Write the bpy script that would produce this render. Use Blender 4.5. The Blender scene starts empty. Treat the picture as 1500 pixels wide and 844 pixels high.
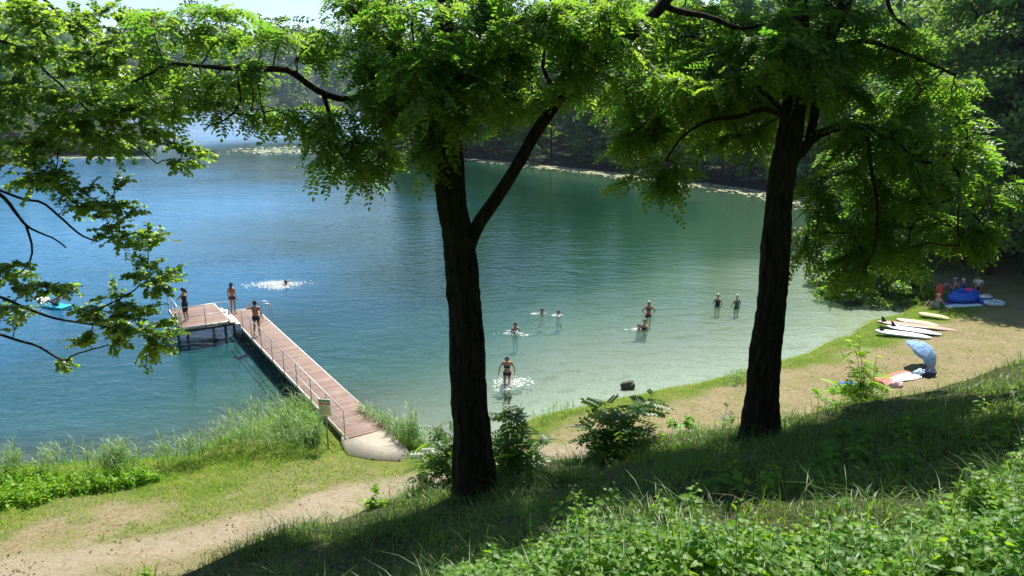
import bpy, bmesh, math, random
import numpy as np
from mathutils import Vector, Matrix, noise as mnoise
random.seed(7); RNG = np.random.default_rng(7)
SC = bpy.context.scene
COL = SC.collection
R = math.radians

# ------------------------------------------------------------------ camera model
FPX, CX, CY, CAMZ = 1083.0, 750.0, 422.0, 12.0
PITCH = math.atan((422 - 140) / FPX)
cF = np.array([0, math.cos(PITCH), -math.sin(PITCH)])
cU = np.array([0, math.sin(PITCH), math.cos(PITCH)])
cR = np.array([1.0, 0, 0])
CAM = np.array([0, 0, CAMZ])
def ray(px, py): return cF * FPX + cR * (px - CX) - cU * (py - CY)
def W(px, py, z=0.0):            # photo point on the level z
    r = ray(px, py); return CAM + r * ((z - CAMZ) / r[2])
def D(px, py, y):                # photo point at a distance y in front
    r = ray(px, py); return CAM + r * (y / r[1])
def proj(P):
    P = np.atleast_2d(P) - CAM
    d = np.maximum(P @ cF, 1e-3)
    return np.stack([CX + FPX * (P @ cR) / d, CY - FPX * (P @ cU) / d], 1)
SUN_AZ, SUN_EL = R(21), R(60)
SUN = np.array([math.sin(SUN_AZ) * math.cos(SUN_EL), math.cos(SUN_AZ) * math.cos(SUN_EL), math.sin(SUN_EL)])

# ------------------------------------------------------------------ numpy noise
def vnoise(x, y, seed=0):
    xi = np.floor(x).astype(np.int64); yi = np.floor(y).astype(np.int64)
    fx = x - xi; fy = y - yi
    fx = fx * fx * (3 - 2 * fx); fy = fy * fy * (3 - 2 * fy)
    def h(a, b):
        n = (a * 374761393 + b * 668265263 + seed * 1442695041) & 0x7fffffff
        n = ((n ^ (n >> 13)) * 1274126177) & 0x7fffffff
        return ((n ^ (n >> 16)) & 0xffff) / 65535.0
    return (h(xi, yi) * (1 - fx) + h(xi + 1, yi) * fx) * (1 - fy) + (h(xi, yi + 1) * (1 - fx) + h(xi + 1, yi + 1) * fx) * fy
def fbm(x, y, seed=0, o=4):
    s = 0; a = .5
    for k in range(o):
        s = s + a * vnoise(x * 2 ** k + 17 * k, y * 2 ** k + 31 * k, seed + k); a *= .5
    return s
def sstep(a, b, x):
    t = np.clip((x - a) / (b - a), 0, 1); return t * t * (3 - 2 * t)

# ------------------------------------------------------------------ lake outline
near_px = [(-420, 800), (-200, 735), (0, 688), (100, 682), (200, 676), (280, 668), (330, 640), (385, 618), (450, 600), (520, 606),
           (580, 634), (625, 650), (665, 655), (720, 640), (780, 612), (850, 597), (905, 586), (965, 572), (1040, 556), (1110, 538),
           (1180, 516), (1235, 494), (1275, 470), (1312, 461), (1330, 452), (1318, 444), (1290, 438)]
far_px = [(1262, 428), (1262, 380), (1250, 330), (1215, 297), (1150, 285), (1050, 268), (960, 259), (880, 249), (790, 240),
          (690, 232), (610, 229), (560, 221), (566, 196), (600, 170), (480, 162), (360, 162), (250, 163), (190, 176), (232, 205),
          (226, 226), (100, 229), (0, 233), (-250, 246), (-600, 300)]
LAKE = np.array([W(*p)[:2] for p in near_px + far_px] + [[-95, 60], [-70, 22]])
def _dens(poly, step=2.0):
    out = []
    for i in range(len(poly)):
        a, b = poly[i], poly[(i + 1) % len(poly)]
        out.append((a, b))
    return out
SEG = _dens(LAKE)
def shore_dist(x, y):            # >0 on land, <0 on water
    x = np.asarray(x, float); y = np.asarray(y, float)
    best = np.full(x.shape, 1e18); inside = np.zeros(x.shape, bool)
    for a, b in SEG:
        dx, dy = b - a; L = dx * dx + dy * dy
        t = np.clip(((x - a[0]) * dx + (y - a[1]) * dy) / L, 0, 1)
        d2 = (x - a[0] - t * dx) ** 2 + (y - a[1] - t * dy) ** 2
        best = np.minimum(best, d2)
        c = ((a[1] > y) != (b[1] > y))
        with np.errstate(divide='ignore', invalid='ignore'):
            xi = a[0] + (y - a[1]) / (b[1] - a[1] if b[1] != a[1] else 1e-9) * dx
        inside ^= c & (x < xi)
    d = np.sqrt(best)
    d = np.where(inside, -d, d)
    return d + (fbm(x * .5, y * .5, 5, 3) - .45) * np.clip(np.abs(y) * .02, .35, 3.0)
CRU = np.array([-2.5, -.9, -.50, -.055, .19, .335, .50, .69, 1.0, 2.5])
CRY = np.array([4.0, 4.6, 5.5, 8.2, 8.4, 8.5, 8.5, 9.0, 11.0, 15.0])
def ground(x, y, sd=None):
    x = np.asarray(x, float); y = np.asarray(y, float)
    if sd is None: sd = shore_dist(x, y)
    yy = np.maximum(y, .5)
    u = np.clip(x / yy, -2.5, 2.5)
    yc = np.interp(u, CRU, CRY)
    ye = np.minimum(y, yc)
    xe = u * np.maximum(ye, .5)
    xe = np.where(y < .5, x, xe)
    bank = 10.4 - .36 * np.maximum(ye, -2) + .20 * np.clip(xe, -12, 12)
    s = np.interp(u, [-.5, 0, .35, .7, 1.0], [.85, .80, .66, .50, .45])
    over = np.maximum(y - yc, 0)
    bank = bank - s * over * sstep(0, 1.2, over) 
    bank = bank + (fbm(x * .9, y * .9, 3, 3) - .45) * .28
    land = np.where(sd > 0, .28 * sstep(0, .9, sd) + .075 * np.clip(sd, 0, 12) + .30 * np.clip(sd - 13, 0, 75) * sstep(24, 34, y), 0)
    land = land + (fbm(x * .7, y * .7, 9, 3) - .45) * .14 * sstep(0, 2, sd)
    far = sstep(250, 420, y)
    land = land + far * .26 * np.clip(sd - 8, 0, 130)
    depth = np.where(sd < 0, (-.085 * np.minimum(-sd, 13) - .22 * np.clip(-sd - 13, 0, 14)) * np.interp(x, [-9, -3, 2, 25, 40], [3.6, 1.7, 1, 1, 1.5]), 0)
    z = np.where(sd > 0, np.maximum(land, bank), depth)
    return z
def gz(x, y): return float(ground(np.array([x]), np.array([y]))[0])

# ------------------------------------------------------------------ object helpers
def tag(o, label=None, cat=None, group=None, kind=None):
    if label: o['label'] = label
    if cat: o['category'] = cat
    if group: o['group'] = group
    if kind: o['kind'] = kind
    return o
def empty(name, loc=(0, 0, 0), rz=0):
    o = bpy.data.objects.new(name, None); COL.objects.link(o)
    o.empty_display_size = .1
    o.location = loc; o.rotation_euler = (0, 0, rz); return o
class Soup:
    """collects vertices and faces, builds ONE mesh object"""
    def __init__(s): s.v = []; s.f = []; s.a = []; s.n = 0; s.mi = []
    def add(s, v, f, a=None, mi=0):
        v = np.asarray(v, float).reshape(-1, 3); f = np.asarray(f, np.int64)
        if len(v) == 0: return
        s.v.append(v); s.f.append(f + s.n); s.n += len(v); s.mi.append(np.full(len(f), mi, np.int32))
        s.a.append(np.broadcast_to(np.asarray(0.5 if a is None else a, float), (len(v),)))
    def addl(s, v, faces, a=None, mi=0):       # mixed face sizes
        by = {}
        for f in faces: by.setdefault(len(f), []).append(f)
        n0 = s.n; v = np.asarray(v, float).reshape(-1, 3)
        s.v.append(v); s.n += len(v); s.a.append(np.full(len(v), .5 if a is None else a))
        for k, fs in by.items():
            s.f.append(np.array(fs, np.int64) + n0); s.mi.append(np.full(len(fs), mi, np.int32))
    def build(s, name, mat, parent=None, smooth=False, loc=None):
        me = bpy.data.meshes.new(name)
        if s.v:
            V = np.concatenate(s.v); A = np.concatenate(s.a)
            if loc is not None: V = V - np.asarray(loc)
            tot = np.concatenate([np.full(len(f), f.shape[1], np.int32) for f in s.f])
            loops = np.concatenate([f.ravel() for f in s.f]).astype(np.int32)
            me.vertices.add(len(V)); me.vertices.foreach_set('co', V.astype(np.float32).ravel())
            me.loops.add(len(loops)); me.loops.foreach_set('vertex_index', loops)
            me.polygons.add(len(tot))
            st = np.concatenate([[0], np.cumsum(tot)[:-1]]).astype(np.int32)
            me.polygons.foreach_set('loop_start', st)
            if smooth: me.polygons.foreach_set('use_smooth', np.ones(len(tot), bool))
            me.polygons.foreach_set('material_index', np.concatenate(s.mi))
            at = me.attributes.new('v', 'FLOAT', 'POINT'); at.data.foreach_set('value', A.astype(np.float32))
            me.update(calc_edges=True)
        for m in (mat if isinstance(mat, (list, tuple)) else [mat]): me.materials.append(m)
        o = bpy.data.objects.new(name, me); COL.objects.link(o)
        if parent: o.parent = parent
        if loc is not None: o.location = loc
        return o
def box(s, c, size, rz=0, ax=None, mi=0, bev=0.0):
    """box centred at c; ax = optional 3x3 rows of local axes; bev chamfers the vertical profile"""
    sx, sy, sz = [k / 2 for k in size]
    if ax is None:
        ca, sa = math.cos(rz), math.sin(rz); ax = np.array([[ca, sa, 0], [-sa, ca, 0], [0, 0, 1]])
    ax = np.asarray(ax, float)
    P = []
    if bev > 0:
        b = min(bev, sx * .45, sy * .45, sz * .45)
        for z, i in ((-sz, b), (-sz + b, 0), (sz - b, 0), (sz, b)):
            for x, y in ((-sx + i, -sy + i), (sx - i, -sy + i), (sx - i, sy - i), (-sx + i, sy - i)): P.append((x, y, z))
        f = [(3, 2, 1, 0), (12, 13, 14, 15)]
        for k in range(3):
            for j in range(4): f.append((k * 4 + j, k * 4 + (j + 1) % 4, k * 4 + 4 + (j + 1) % 4, k * 4 + 4 + j))
    else:
        for z in (-sz, sz):
            for x, y in ((-sx, -sy), (sx, -sy), (sx, sy), (-sx, sy)): P.append((x, y, z))
        f = [(3, 2, 1, 0), (4, 5, 6, 7), (0, 1, 5, 4), (1, 2, 6, 5), (2, 3, 7, 6), (3, 0, 4, 7)]
    s.add(np.array(P) @ ax + np.asarray(c, float), f, mi=mi)
def bar(s, a, b, w, h, mi=0):
    """rectangular bar from a to b"""
    a = np.asarray(a, float); b = np.asarray(b, float); d = b - a; L = np.linalg.norm(d); d = d / L
    up = np.array([0, 0, 1.0]) if abs(d[2]) < .95 else np.array([0, 1.0, 0])
    y = np.cross(up, d); y /= np.linalg.norm(y); z = np.cross(d, y)
    box(s, (a + b) / 2, (L, w, h), ax=np.array([d, y, z]), mi=mi)
def tube(s, pts, rad, sides=6, cap=True, a=None, mi=0, rough=None):
    pts = np.asarray(pts, float); n = len(pts); rad = np.broadcast_to(np.asarray(rad, float), (n,))
    t = np.gradient(pts, axis=0); t /= np.maximum(np.linalg.norm(t, axis=1, keepdims=True), 1e-9)
    up = np.array([0, 0, 1.0]) if abs(t[0][2]) < .9 else np.array([1.0, 0, 0])
    nx = np.cross(up, t[0]); nx /= np.linalg.norm(nx)
    ang = np.linspace(0, 2 * math.pi, sides, endpoint=False)
    V = np.zeros((n, sides, 3))
    for i in range(n):
        nx = nx - t[i] * (nx @ t[i]); nx /= max(np.linalg.norm(nx), 1e-9)
        ny = np.cross(t[i], nx)
        rr = rad[i] * (np.ones(sides) if rough is None else rough(i, ang, pts[i]))
        V[i] = pts[i] + (np.cos(ang) * rr)[:, None] * nx + (np.sin(ang) * rr)[:, None] * ny
    idx = np.arange(n * sides).reshape(n, sides)
    j = (np.arange(sides) + 1) % sides
    f = np.stack([idx[:-1], idx[:-1][:, j], idx[1:][:, j], idx[1:]], -1).reshape(-1, 4)
    n0 = s.n
    s.add(V.reshape(-1, 3), f, a, mi)
    if cap and sides > 2:
        s.f.append(np.array([list(idx[0][::-1])]) + n0); s.mi.append(np.array([mi], np.int32))
        s.f.append(np.array([list(idx[-1])]) + n0); s.mi.append(np.array([mi], np.int32))
def spline(P, n):
    P = np.asarray(P, float)
    if len(P) < 3: return np.stack([P[0] + (P[-1] - P[0]) * t for t in np.linspace(0, 1, n)])
    d = np.concatenate([[0], np.cumsum(np.linalg.norm(np.diff(P[:, :3], axis=0), axis=1))])
    u = np.linspace(0, d[-1], n); out = []
    Q = np.vstack([2 * P[0] - P[1], P, 2 * P[-1] - P[-2]])
    for x in u:
        i = min(np.searchsorted(d, x, side='right') - 1, len(P) - 2); t = (x - d[i]) / (d[i + 1] - d[i])
        a, b, c, e = Q[i], Q[i + 1], Q[i + 2], Q[i + 3]
        out.append(.5 * (2 * b + (c - a) * t + (2 * a - 5 * b + 4 * c - e) * t * t + (3 * b - a - 3 * c + e) * t ** 3))
    return np.array(out)
def ellipsoid(s, c, r, nu=12, nv=8, mi=0, ax=None):
    V = []
    for i in range(nv + 1):
        th = math.pi * i / nv
        for j in range(nu):
            ph = 2 * math.pi * j / nu
            V.append((r[0] * math.sin(th) * math.cos(ph), r[1] * math.sin(th) * math.sin(ph), r[2] * math.cos(th)))
    f = []
    for i in range(nv):
        for j in range(nu):
            a = i * nu + j; b = i * nu + (j + 1) % nu
            f.append((a, a + nu, b + nu, b))
    V = np.array(V)
    if ax is not None: V = V @ np.asarray(ax)
    s.add(V + np.asarray(c, float), f, mi=mi)
def scatter(s, T, F, O, X, Z, sc, a=None):
    """copies template T,F at origins O with forward X and approximate normal Z"""
    n = len(O)
    if n == 0: return
    X = X / np.maximum(np.linalg.norm(X, axis=1, keepdims=True), 1e-9)
    Z = Z - X * np.sum(X * Z, 1, keepdims=True); Z /= np.maximum(np.linalg.norm(Z, axis=1, keepdims=True), 1e-9)
    Y = np.cross(Z, X)
    sc = np.broadcast_to(np.asarray(sc, float), (n,))
    V = O[:, None, :] + sc[:, None, None] * (T[None, :, 0:1] * X[:, None] + T[None, :, 1:2] * Y[:, None] + T[None, :, 2:3] * Z[:, None])
    k = len(T)
    f = (F[None] + (np.arange(n) * k)[:, None, None]).reshape(-1, F.shape[1])
    A = np.repeat(RNG.random(n) if a is None else a, k)
    s.add(V.reshape(-1, 3), f, A)

# ------------------------------------------------------------------ materials
def mat(name):
    m = bpy.data.materials.new(name); m.use_nodes = True
    nt = m.node_tree; nt.nodes.clear()
    return m, nt, nt.nodes, nt.links
def N(nt, t, **k):
    n = nt.nodes.new(t)
    for a, b in k.items():
        if a in n.inputs: n.inputs[a].default_value = b
        else: setattr(n, a, b)
    return n
def ramp(nt, fac, stops, interp='LINEAR'):
    r = nt.nodes.new('ShaderNodeValToRGB'); r.color_ramp.interpolation = interp
    e = r.color_ramp.elements
    while len(e) < len(stops): e.new(.5)
    for q, (p, c) in zip(e, stops): q.position = p; q.color = (*c, 1)
    nt.links.new(fac, r.inputs[0]); return r.outputs[0]
def noise_(nt, scale, detail=4, rough=.55, vec=None, dist=0):
    n = N(nt, 'ShaderNodeTexNoise', Scale=scale, Detail=detail, Roughness=rough, Distortion=dist)
    if vec is not None: nt.links.new(vec, n.inputs['Vector'])
    return n.outputs['Fac']
def geo_pos(nt): return nt.nodes.new('ShaderNodeNewGeometry').outputs['Position']
def obj_pos(nt): return nt.nodes.new('ShaderNodeTexCoord').outputs['Object']
def mixc(nt, f, a, b):
    m = nt.nodes.new('ShaderNodeMix'); m.data_type = 'RGBA'
    for s, v in ((m.inputs['Factor'], f), (m.inputs['A'], a), (m.inputs['B'], b)):
        if isinstance(v, (int, float)): s.default_value = v
        elif isinstance(v, tuple): s.default_value = (*v, 1)
        else: nt.links.new(v, s)
    return m.outputs['Result']
def math_(nt, op, a, b=None, clamp=False):
    m = nt.nodes.new('ShaderNodeMath'); m.operation = op; m.use_clamp = clamp
    for i, v in enumerate((a, b)):
        if v is None: continue
        if isinstance(v, (int, float)): m.inputs[i].default_value = v
        else: nt.links.new(v, m.inputs[i])
    return m.outputs[0]
def attr(nt, name):
    n = nt.nodes.new('ShaderNodeAttribute'); n.attribute_name = name; return n.outputs['Fac']
def plain(name, col, rough=.6, var=.12, scale=6, metal=0, spec=.4, bump=0, bscale=30):
    """a slightly mottled material"""
    m, nt, nd, lk = mat(name)
    p = N(nt, 'ShaderNodeBsdfPrincipled', Roughness=rough, Metallic=metal)
    p.inputs['Specular IOR Level'].default_value = spec
    f = noise_(nt, scale, 5, .6, obj_pos(nt))
    c = ramp(nt, f, [(.3, tuple(k * (1 - var) for k in col)), (.7, tuple(min(1, k * (1 + var)) for k in col))])
    lk.new(c, p.inputs['Base Color'])
    if bump:
        b = N(nt, 'ShaderNodeBump', Strength=bump, Distance=.02); lk.new(noise_(nt, bscale, 5, .6, obj_pos(nt)), b.inputs['Height'])
        lk.new(b.outputs[0], p.inputs['Normal'])
    o = N(nt, 'ShaderNodeOutputMaterial'); lk.new(p.outputs[0], o.inputs[0]); return m
def leafmat(name, c0, c1, t0, t1, trans=.5, gloss=.06, rough=.45, dead=None):
    """leaf: diffuse + translucent + a thin sheen, colour varies leaf by leaf"""
    m, nt, nd, lk = mat(name)
    v = attr(nt, 'v')
    st = [(0, c0), (1, c1)]; tt = [(0, t0), (1, t1)]
    if dead: st = [(0, c0), (.93, c1), (.97, dead)]; tt = [(0, t0), (.93, t1), (.97, dead)]
    cd = ramp(nt, v, st); ct = ramp(nt, v, tt)
    d = N(nt, 'ShaderNodeBsdfDiffuse'); lk.new(cd, d.inputs[0])
    t = N(nt, 'ShaderNodeBsdfTranslucent'); lk.new(ct, t.inputs[0])
    mx = N(nt, 'ShaderNodeMixShader', Fac=trans); lk.new(d.outputs[0], mx.inputs[1]); lk.new(t.outputs[0], mx.inputs[2])
    g = N(nt, 'ShaderNodeBsdfGlossy', Roughness=rough); g.inputs[0].default_value = (1, 1, 1, 1)
    mg = N(nt, 'ShaderNodeMixShader', Fac=gloss * .7)
    lk.new(mx.outputs[0], mg.inputs[1]); lk.new(g.outputs[0], mg.inputs[2])
    o = N(nt, 'ShaderNodeOutputMaterial'); lk.new(mg.outputs[0], o.inputs[0]); return m
M = {}
M['robinia'] = leafmat('robinia_leaf', (.032, .085, .014), (.06, .13, .022), (.16, .43, .03), (.45, .70, .05), .5, .04, .4)
M['alder'] = leafmat('alder_leaf', (.035, .085, .016), (.065, .13, .024), (.20, .46, .03), (.52, .74, .05), .5, .045, .4)
M['wood_leaf'] = leafmat('wood_leaf', (.045, .10, .028), (.10, .17, .05), (.18, .38, .04), (.32, .52, .05), .42, .03)
M['pale_leaf'] = leafmat('pale_leaf', (.08, .14, .06), (.14, .19, .10), (.12, .22, .04), (.18, .3, .06), .35, .04)
M['grass'] = leafmat('grass_blade', (.045, .11, .014), (.10, .19, .026), (.18, .40, .02), (.34, .54, .035), .46, .04, dead=(.30, .26, .12))
M['lush'] = leafmat('lush_grass', (.095, .23, .006), (.19, .34, .010), (.30, .62, .008), (.52, .72, .012), .45, .025)
M['dry'] = leafmat('dry_grass', (.20, .18, .075), (.38, .32, .16), (.16, .16, .04), (.3, .26, .08), .3, .02)
M['reed'] = leafmat('reed_blade', (.12, .24, .07), (.26, .36, .17), (.22, .44, .07), (.38, .54, .12), .42, .05)
M['nettle'] = leafmat('nettle_leaf', (.035, .12, .014), (.15, .28, .018), (.16, .50, .012), (.54, .72, .02), .46, .03, .5)
M['twig'] = plain('twig_bark', (.045, .037, .028), .9, .3, 20)
def barkmat():
    m, nt, nd, lk = mat('furrowed_bark')
    P = obj_pos(nt)
    mp = N(nt, 'ShaderNodeMapping'); mp.inputs['Scale'].default_value = (1, 1, .22); lk.new(P, mp.inputs[0])
    f = noise_(nt, 22, 6, .65, mp.outputs[0], .6); f2 = noise_(nt, 5, 4, .6, P)
    c = ramp(nt, f, [(.3, (.008, .006, .005)), (.65, (.058, .044, .033))])
    c = mixc(nt, ramp(nt, f2, [(.55, (0, 0, 0)), (.72, (.5, .5, .5))]), c, (.035, .04, .018))
    p = N(nt, 'ShaderNodeBsdfPrincipled', Roughness=.95); p.inputs['Specular IOR Level'].default_value = .15
    lk.new(c, p.inputs['Base Color'])
    b = N(nt, 'ShaderNodeBump', Strength=.9, Distance=.03); lk.new(f, b.inputs['Height']); lk.new(b.outputs[0], p.inputs['Normal'])
    o = N(nt, 'ShaderNodeOutputMaterial'); lk.new(p.outputs[0], o.inputs[0]); return m
M['bark'] = barkmat()
# ------------------------------------------------------------------ camera, sun, sky
cam = bpy.data.cameras.new('camera'); co = bpy.data.objects.new('camera', cam); COL.objects.link(co)
co.location = (0, 0, CAMZ); co.rotation_euler = (math.pi / 2 - PITCH, 0, 0)
cam.sensor_width = 36; cam.lens = 36 * FPX / 1500; cam.clip_start = .05; cam.clip_end = 4000
SC.camera = co
sun = bpy.data.lights.new('sun', 'SUN'); sun.energy = 5.0; sun.angle = R(.53); sun.color = (1.0, .95, .86)
so = bpy.data.objects.new('sun', sun); COL.objects.link(so)
so.rotation_euler = Vector(SUN).to_track_quat('Z', 'Y').to_euler(); so.location = (0, 0, 40)
wd = bpy.data.worlds.new('World'); SC.world = wd; wd.use_nodes = True
nt = wd.node_tree; nt.nodes.clear()
sk = nt.nodes.new('ShaderNodeTexSky'); sk.sky_type = 'NISHITA'; sk.sun_disc = False
sk.sun_elevation = SUN_EL; sk.sun_rotation = SUN_AZ; sk.air_density = 1.0; sk.dust_density = .6; sk.ozone_density = 3.0
bg = nt.nodes.new('ShaderNodeBackground'); bg.inputs[1].default_value = .095
wo = nt.nodes.new('ShaderNodeOutputWorld')
nt.links.new(sk.outputs[0], bg.inputs[0]); nt.links.new(bg.outputs[0], wo.inputs[0])
vs = SC.view_settings; vs.view_transform = 'Standard'; vs.look = 'None'; vs.exposure = .95; vs.gamma = 1; vs.use_curve_mapping = False
SC.render.engine = 'CYCLES'
cy = SC.cycles
cy.max_bounces = 8; cy.diffuse_bounces = 3; cy.glossy_bounces = 3; cy.transmission_bounces = 4; cy.transparent_max_bounces = 8; cy.volume_bounces = 0
cy.use_denoising = True; cy.caustics_reflective = False; cy.caustics_refractive = False
try: cy.denoiser = 'OPENIMAGEDENOISE'
except Exception: pass
cy.sample_clamp_indirect = 6

# ------------------------------------------------------------------ ground sheet
def axis(dense0, dense1, step, lo, hi, g=1.085):
    a = list(np.arange(dense0, dense1 + 1e-6, step)); s = step; x = a[-1]
    while x < hi: s *= g; x += s; a.append(x)
    s = step; x = a[0]; b = []
    while x > lo: s *= g; x -= s; b.append(x)
    return np.array(b[::-1] + a)
gx = axis(-17, 30, .26, -1000, 1000); gy = axis(2.0, 47, .26, -55, 1250)
GX, GY = np.meshgrid(gx, gy)
SD = shore_dist(GX, GY); GZ = ground(GX, GY, SD)
nx, ny = len(gx), len(gy)
idx = np.arange(nx * ny).reshape(ny, nx)
QF = np.stack([idx[:-1, :-1], idx[:-1, 1:], idx[1:, 1:], idx[1:, :-1]], -1).reshape(-1, 4)
PATH = np.array([W(px, py, 1.0)[:2] for px, py in [(-330, 905), (-120, 862), (0, 832), (150, 806), (300, 776), (430, 742), (540, 707), (640, 682), (760, 655), (860, 640)]])
def poly_dist(x, y, P):
    best = np.full(x.shape, 1e18)
    for a, b in zip(P[:-1], P[1:]):
        d = b - a; t = np.clip(((x - a[0]) * d[0] + (y - a[1]) * d[1]) / (d @ d), 0, 1)
        best = np.minimum(best, (x - a[0] - t * d[0]) ** 2 + (y - a[1] - t * d[1]) ** 2)
    return np.sqrt(best)
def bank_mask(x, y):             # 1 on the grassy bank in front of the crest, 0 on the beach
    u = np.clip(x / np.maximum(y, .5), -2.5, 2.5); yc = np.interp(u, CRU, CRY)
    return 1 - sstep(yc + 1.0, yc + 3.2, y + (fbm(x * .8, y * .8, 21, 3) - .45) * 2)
def green_mask(x, y, sd):
    n = (fbm(x * .55, y * .55, 11, 4) - .47)
    wL = np.interp(x, [-30, -8, -4, -1.5, 3, 9, 14, 19, 26], [4.4, 3.6, 3.0, 1.6, 1.5, 1.3, 1.6, 2.4, 3.4])
    g = 1 - sstep(wL * .75, wL * 1.45, sd + n * wL * 1.5)
    soft = .50 * (1 - sstep(5.5, 8.5, sd + n * 6)) * (1 - sstep(-2, 2, x)) * sstep(.40, .55, fbm(x * .8, y * .8, 15, 4) + .04)
    g = np.maximum(g, soft)
    far = sstep(45, 50, y)
    return np.maximum(np.maximum(g, bank_mask(x, y)), far)
gm = green_mask(GX, GY, SD); bm_ = bank_mask(GX, GY)
pm = 1 - sstep(.35, 1.15, poly_dist(GX, GY, PATH) + (fbm(GX * 1.3, GY * 1.3, 14, 3) - .45) * .9)
gm = gm * (1 - .8 * pm * (1 - bm_))
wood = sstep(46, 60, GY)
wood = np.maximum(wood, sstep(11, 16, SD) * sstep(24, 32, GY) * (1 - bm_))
s = Soup(); s.add(np.stack([GX, GY, GZ], -1).reshape(-1, 3), QF)
def groundmat():
    m, nt, nd, lk = mat('ground_soil_and_turf')
    P = geo_pos(nt)
    f1 = noise_(nt, .9, 6, .62, P); f2 = noise_(nt, 7, 5, .7, P); f3 = noise_(nt, 38, 4, .7, P)
    green = attr(nt, 'green'); path = attr(nt, 'path'); bank = attr(nt, 'bank'); wood = attr(nt, 'wood'); bed = attr(nt, 'bed')
    dry = ramp(nt, f2, [(.28, (.17, .14, .075)), (.5, (.29, .245, .135)), (.75, (.38, .325, .195))])
    dry = mixc(nt, ramp(nt, f1, [(.42, (0, 0, 0)), (.64, (.8, .8, .8))]), dry, (.19, .20, .06))
    dry = mixc(nt, ramp(nt, f3, [(.35, (.45, .45, .45)), (.6, (0, 0, 0))]), dry, (.17, .13, .07))
    trk = ramp(nt, f3, [(.3, (.26, .21, .145)), (.7, (.42, .355, .26))])
    dry = mixc(nt, math_(nt, 'MULTIPLY', path, .85), dry, trk)
    fm = noise_(nt, 2.6, 5, .75, P, .8); dry = mixc(nt, ramp(nt, fm, [(.36, (.6, .6, .6)), (.5, (0, 0, 0))]), dry, (.20, .15, .075))
    turf = ramp(nt, f3, [(.3, (.06, .10, .014)), (.7, (.13, .19, .025))])
    turf = mixc(nt, ramp(nt, f1, [(.45, (0, 0, 0)), (.62, (.7, .7, .7))]), turf, (.21, .20, .06))
    c = mixc(nt, green, dry, turf)
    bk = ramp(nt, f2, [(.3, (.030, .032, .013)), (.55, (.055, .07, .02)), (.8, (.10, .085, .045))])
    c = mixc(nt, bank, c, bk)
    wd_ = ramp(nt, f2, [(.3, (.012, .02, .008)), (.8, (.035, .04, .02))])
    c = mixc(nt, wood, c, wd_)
    sand = ramp(nt, f2, [(.3, (.36, .33, .25)), (.7, (.52, .49, .38))])
    sand = mixc(nt, ramp(nt, f1, [(.55, (0, 0, 0)), (.75, (.6, .6, .6))]), sand, (.16, .18, .09))
    sand = mixc(nt, attr(nt, 'silt'), sand, (.10, .10, .07))
    c = mixc(nt, bed, c, sand)
    p = N(nt, 'ShaderNodeBsdfPrincipled', Roughness=.95); p.inputs['Specular IOR Level'].default_value = .15
    lk.new(c, p.inputs['Base Color'])
    b = N(nt, 'ShaderNodeBump', Strength=.9, Distance=.09); lk.new(math_(nt, 'ADD', f2, math_(nt, 'MULTIPLY', f3, .5)), b.inputs['Height'])
    lk.new(b.outputs[0], p.inputs['Normal'])
    o = N(nt, 'ShaderNodeOutputMaterial'); lk.new(p.outputs[0], o.inputs[0]); return m
go = s.build('ground', groundmat(), smooth=True); tag(go, 'grassy bank, dry beach strip and wooded hills around the lake', 'ground', kind='structure')
for k, a in (('green', gm), ('silt', 1 - sstep(-9, 1, GX)), ('path', pm), ('bank', bm_), ('wood', wood), ('bed', (1 - sstep(-.15, .12, SD)) * (1 - sstep(52, 62, GY)))):
    at = go.data.attributes.new(k, 'FLOAT', 'POINT'); at.data.foreach_set('value', np.asarray(a, np.float32).ravel())

# quick height look-up on the finished sheet
def gz(x, y):
    i = min(max(int(np.searchsorted(gx, x)) - 1, 0), nx - 2); j = min(max(int(np.searchsorted(gy, y)) - 1, 0), ny - 2)
    u = (x - gx[i]) / (gx[i + 1] - gx[i]); v = (y - gy[j]) / (gy[j + 1] - gy[j])
    return float((GZ[j, i] * (1 - u) + GZ[j, i + 1] * u) * (1 - v) + (GZ[j + 1, i] * (1 - u) + GZ[j + 1, i + 1] * u) * v)
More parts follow.
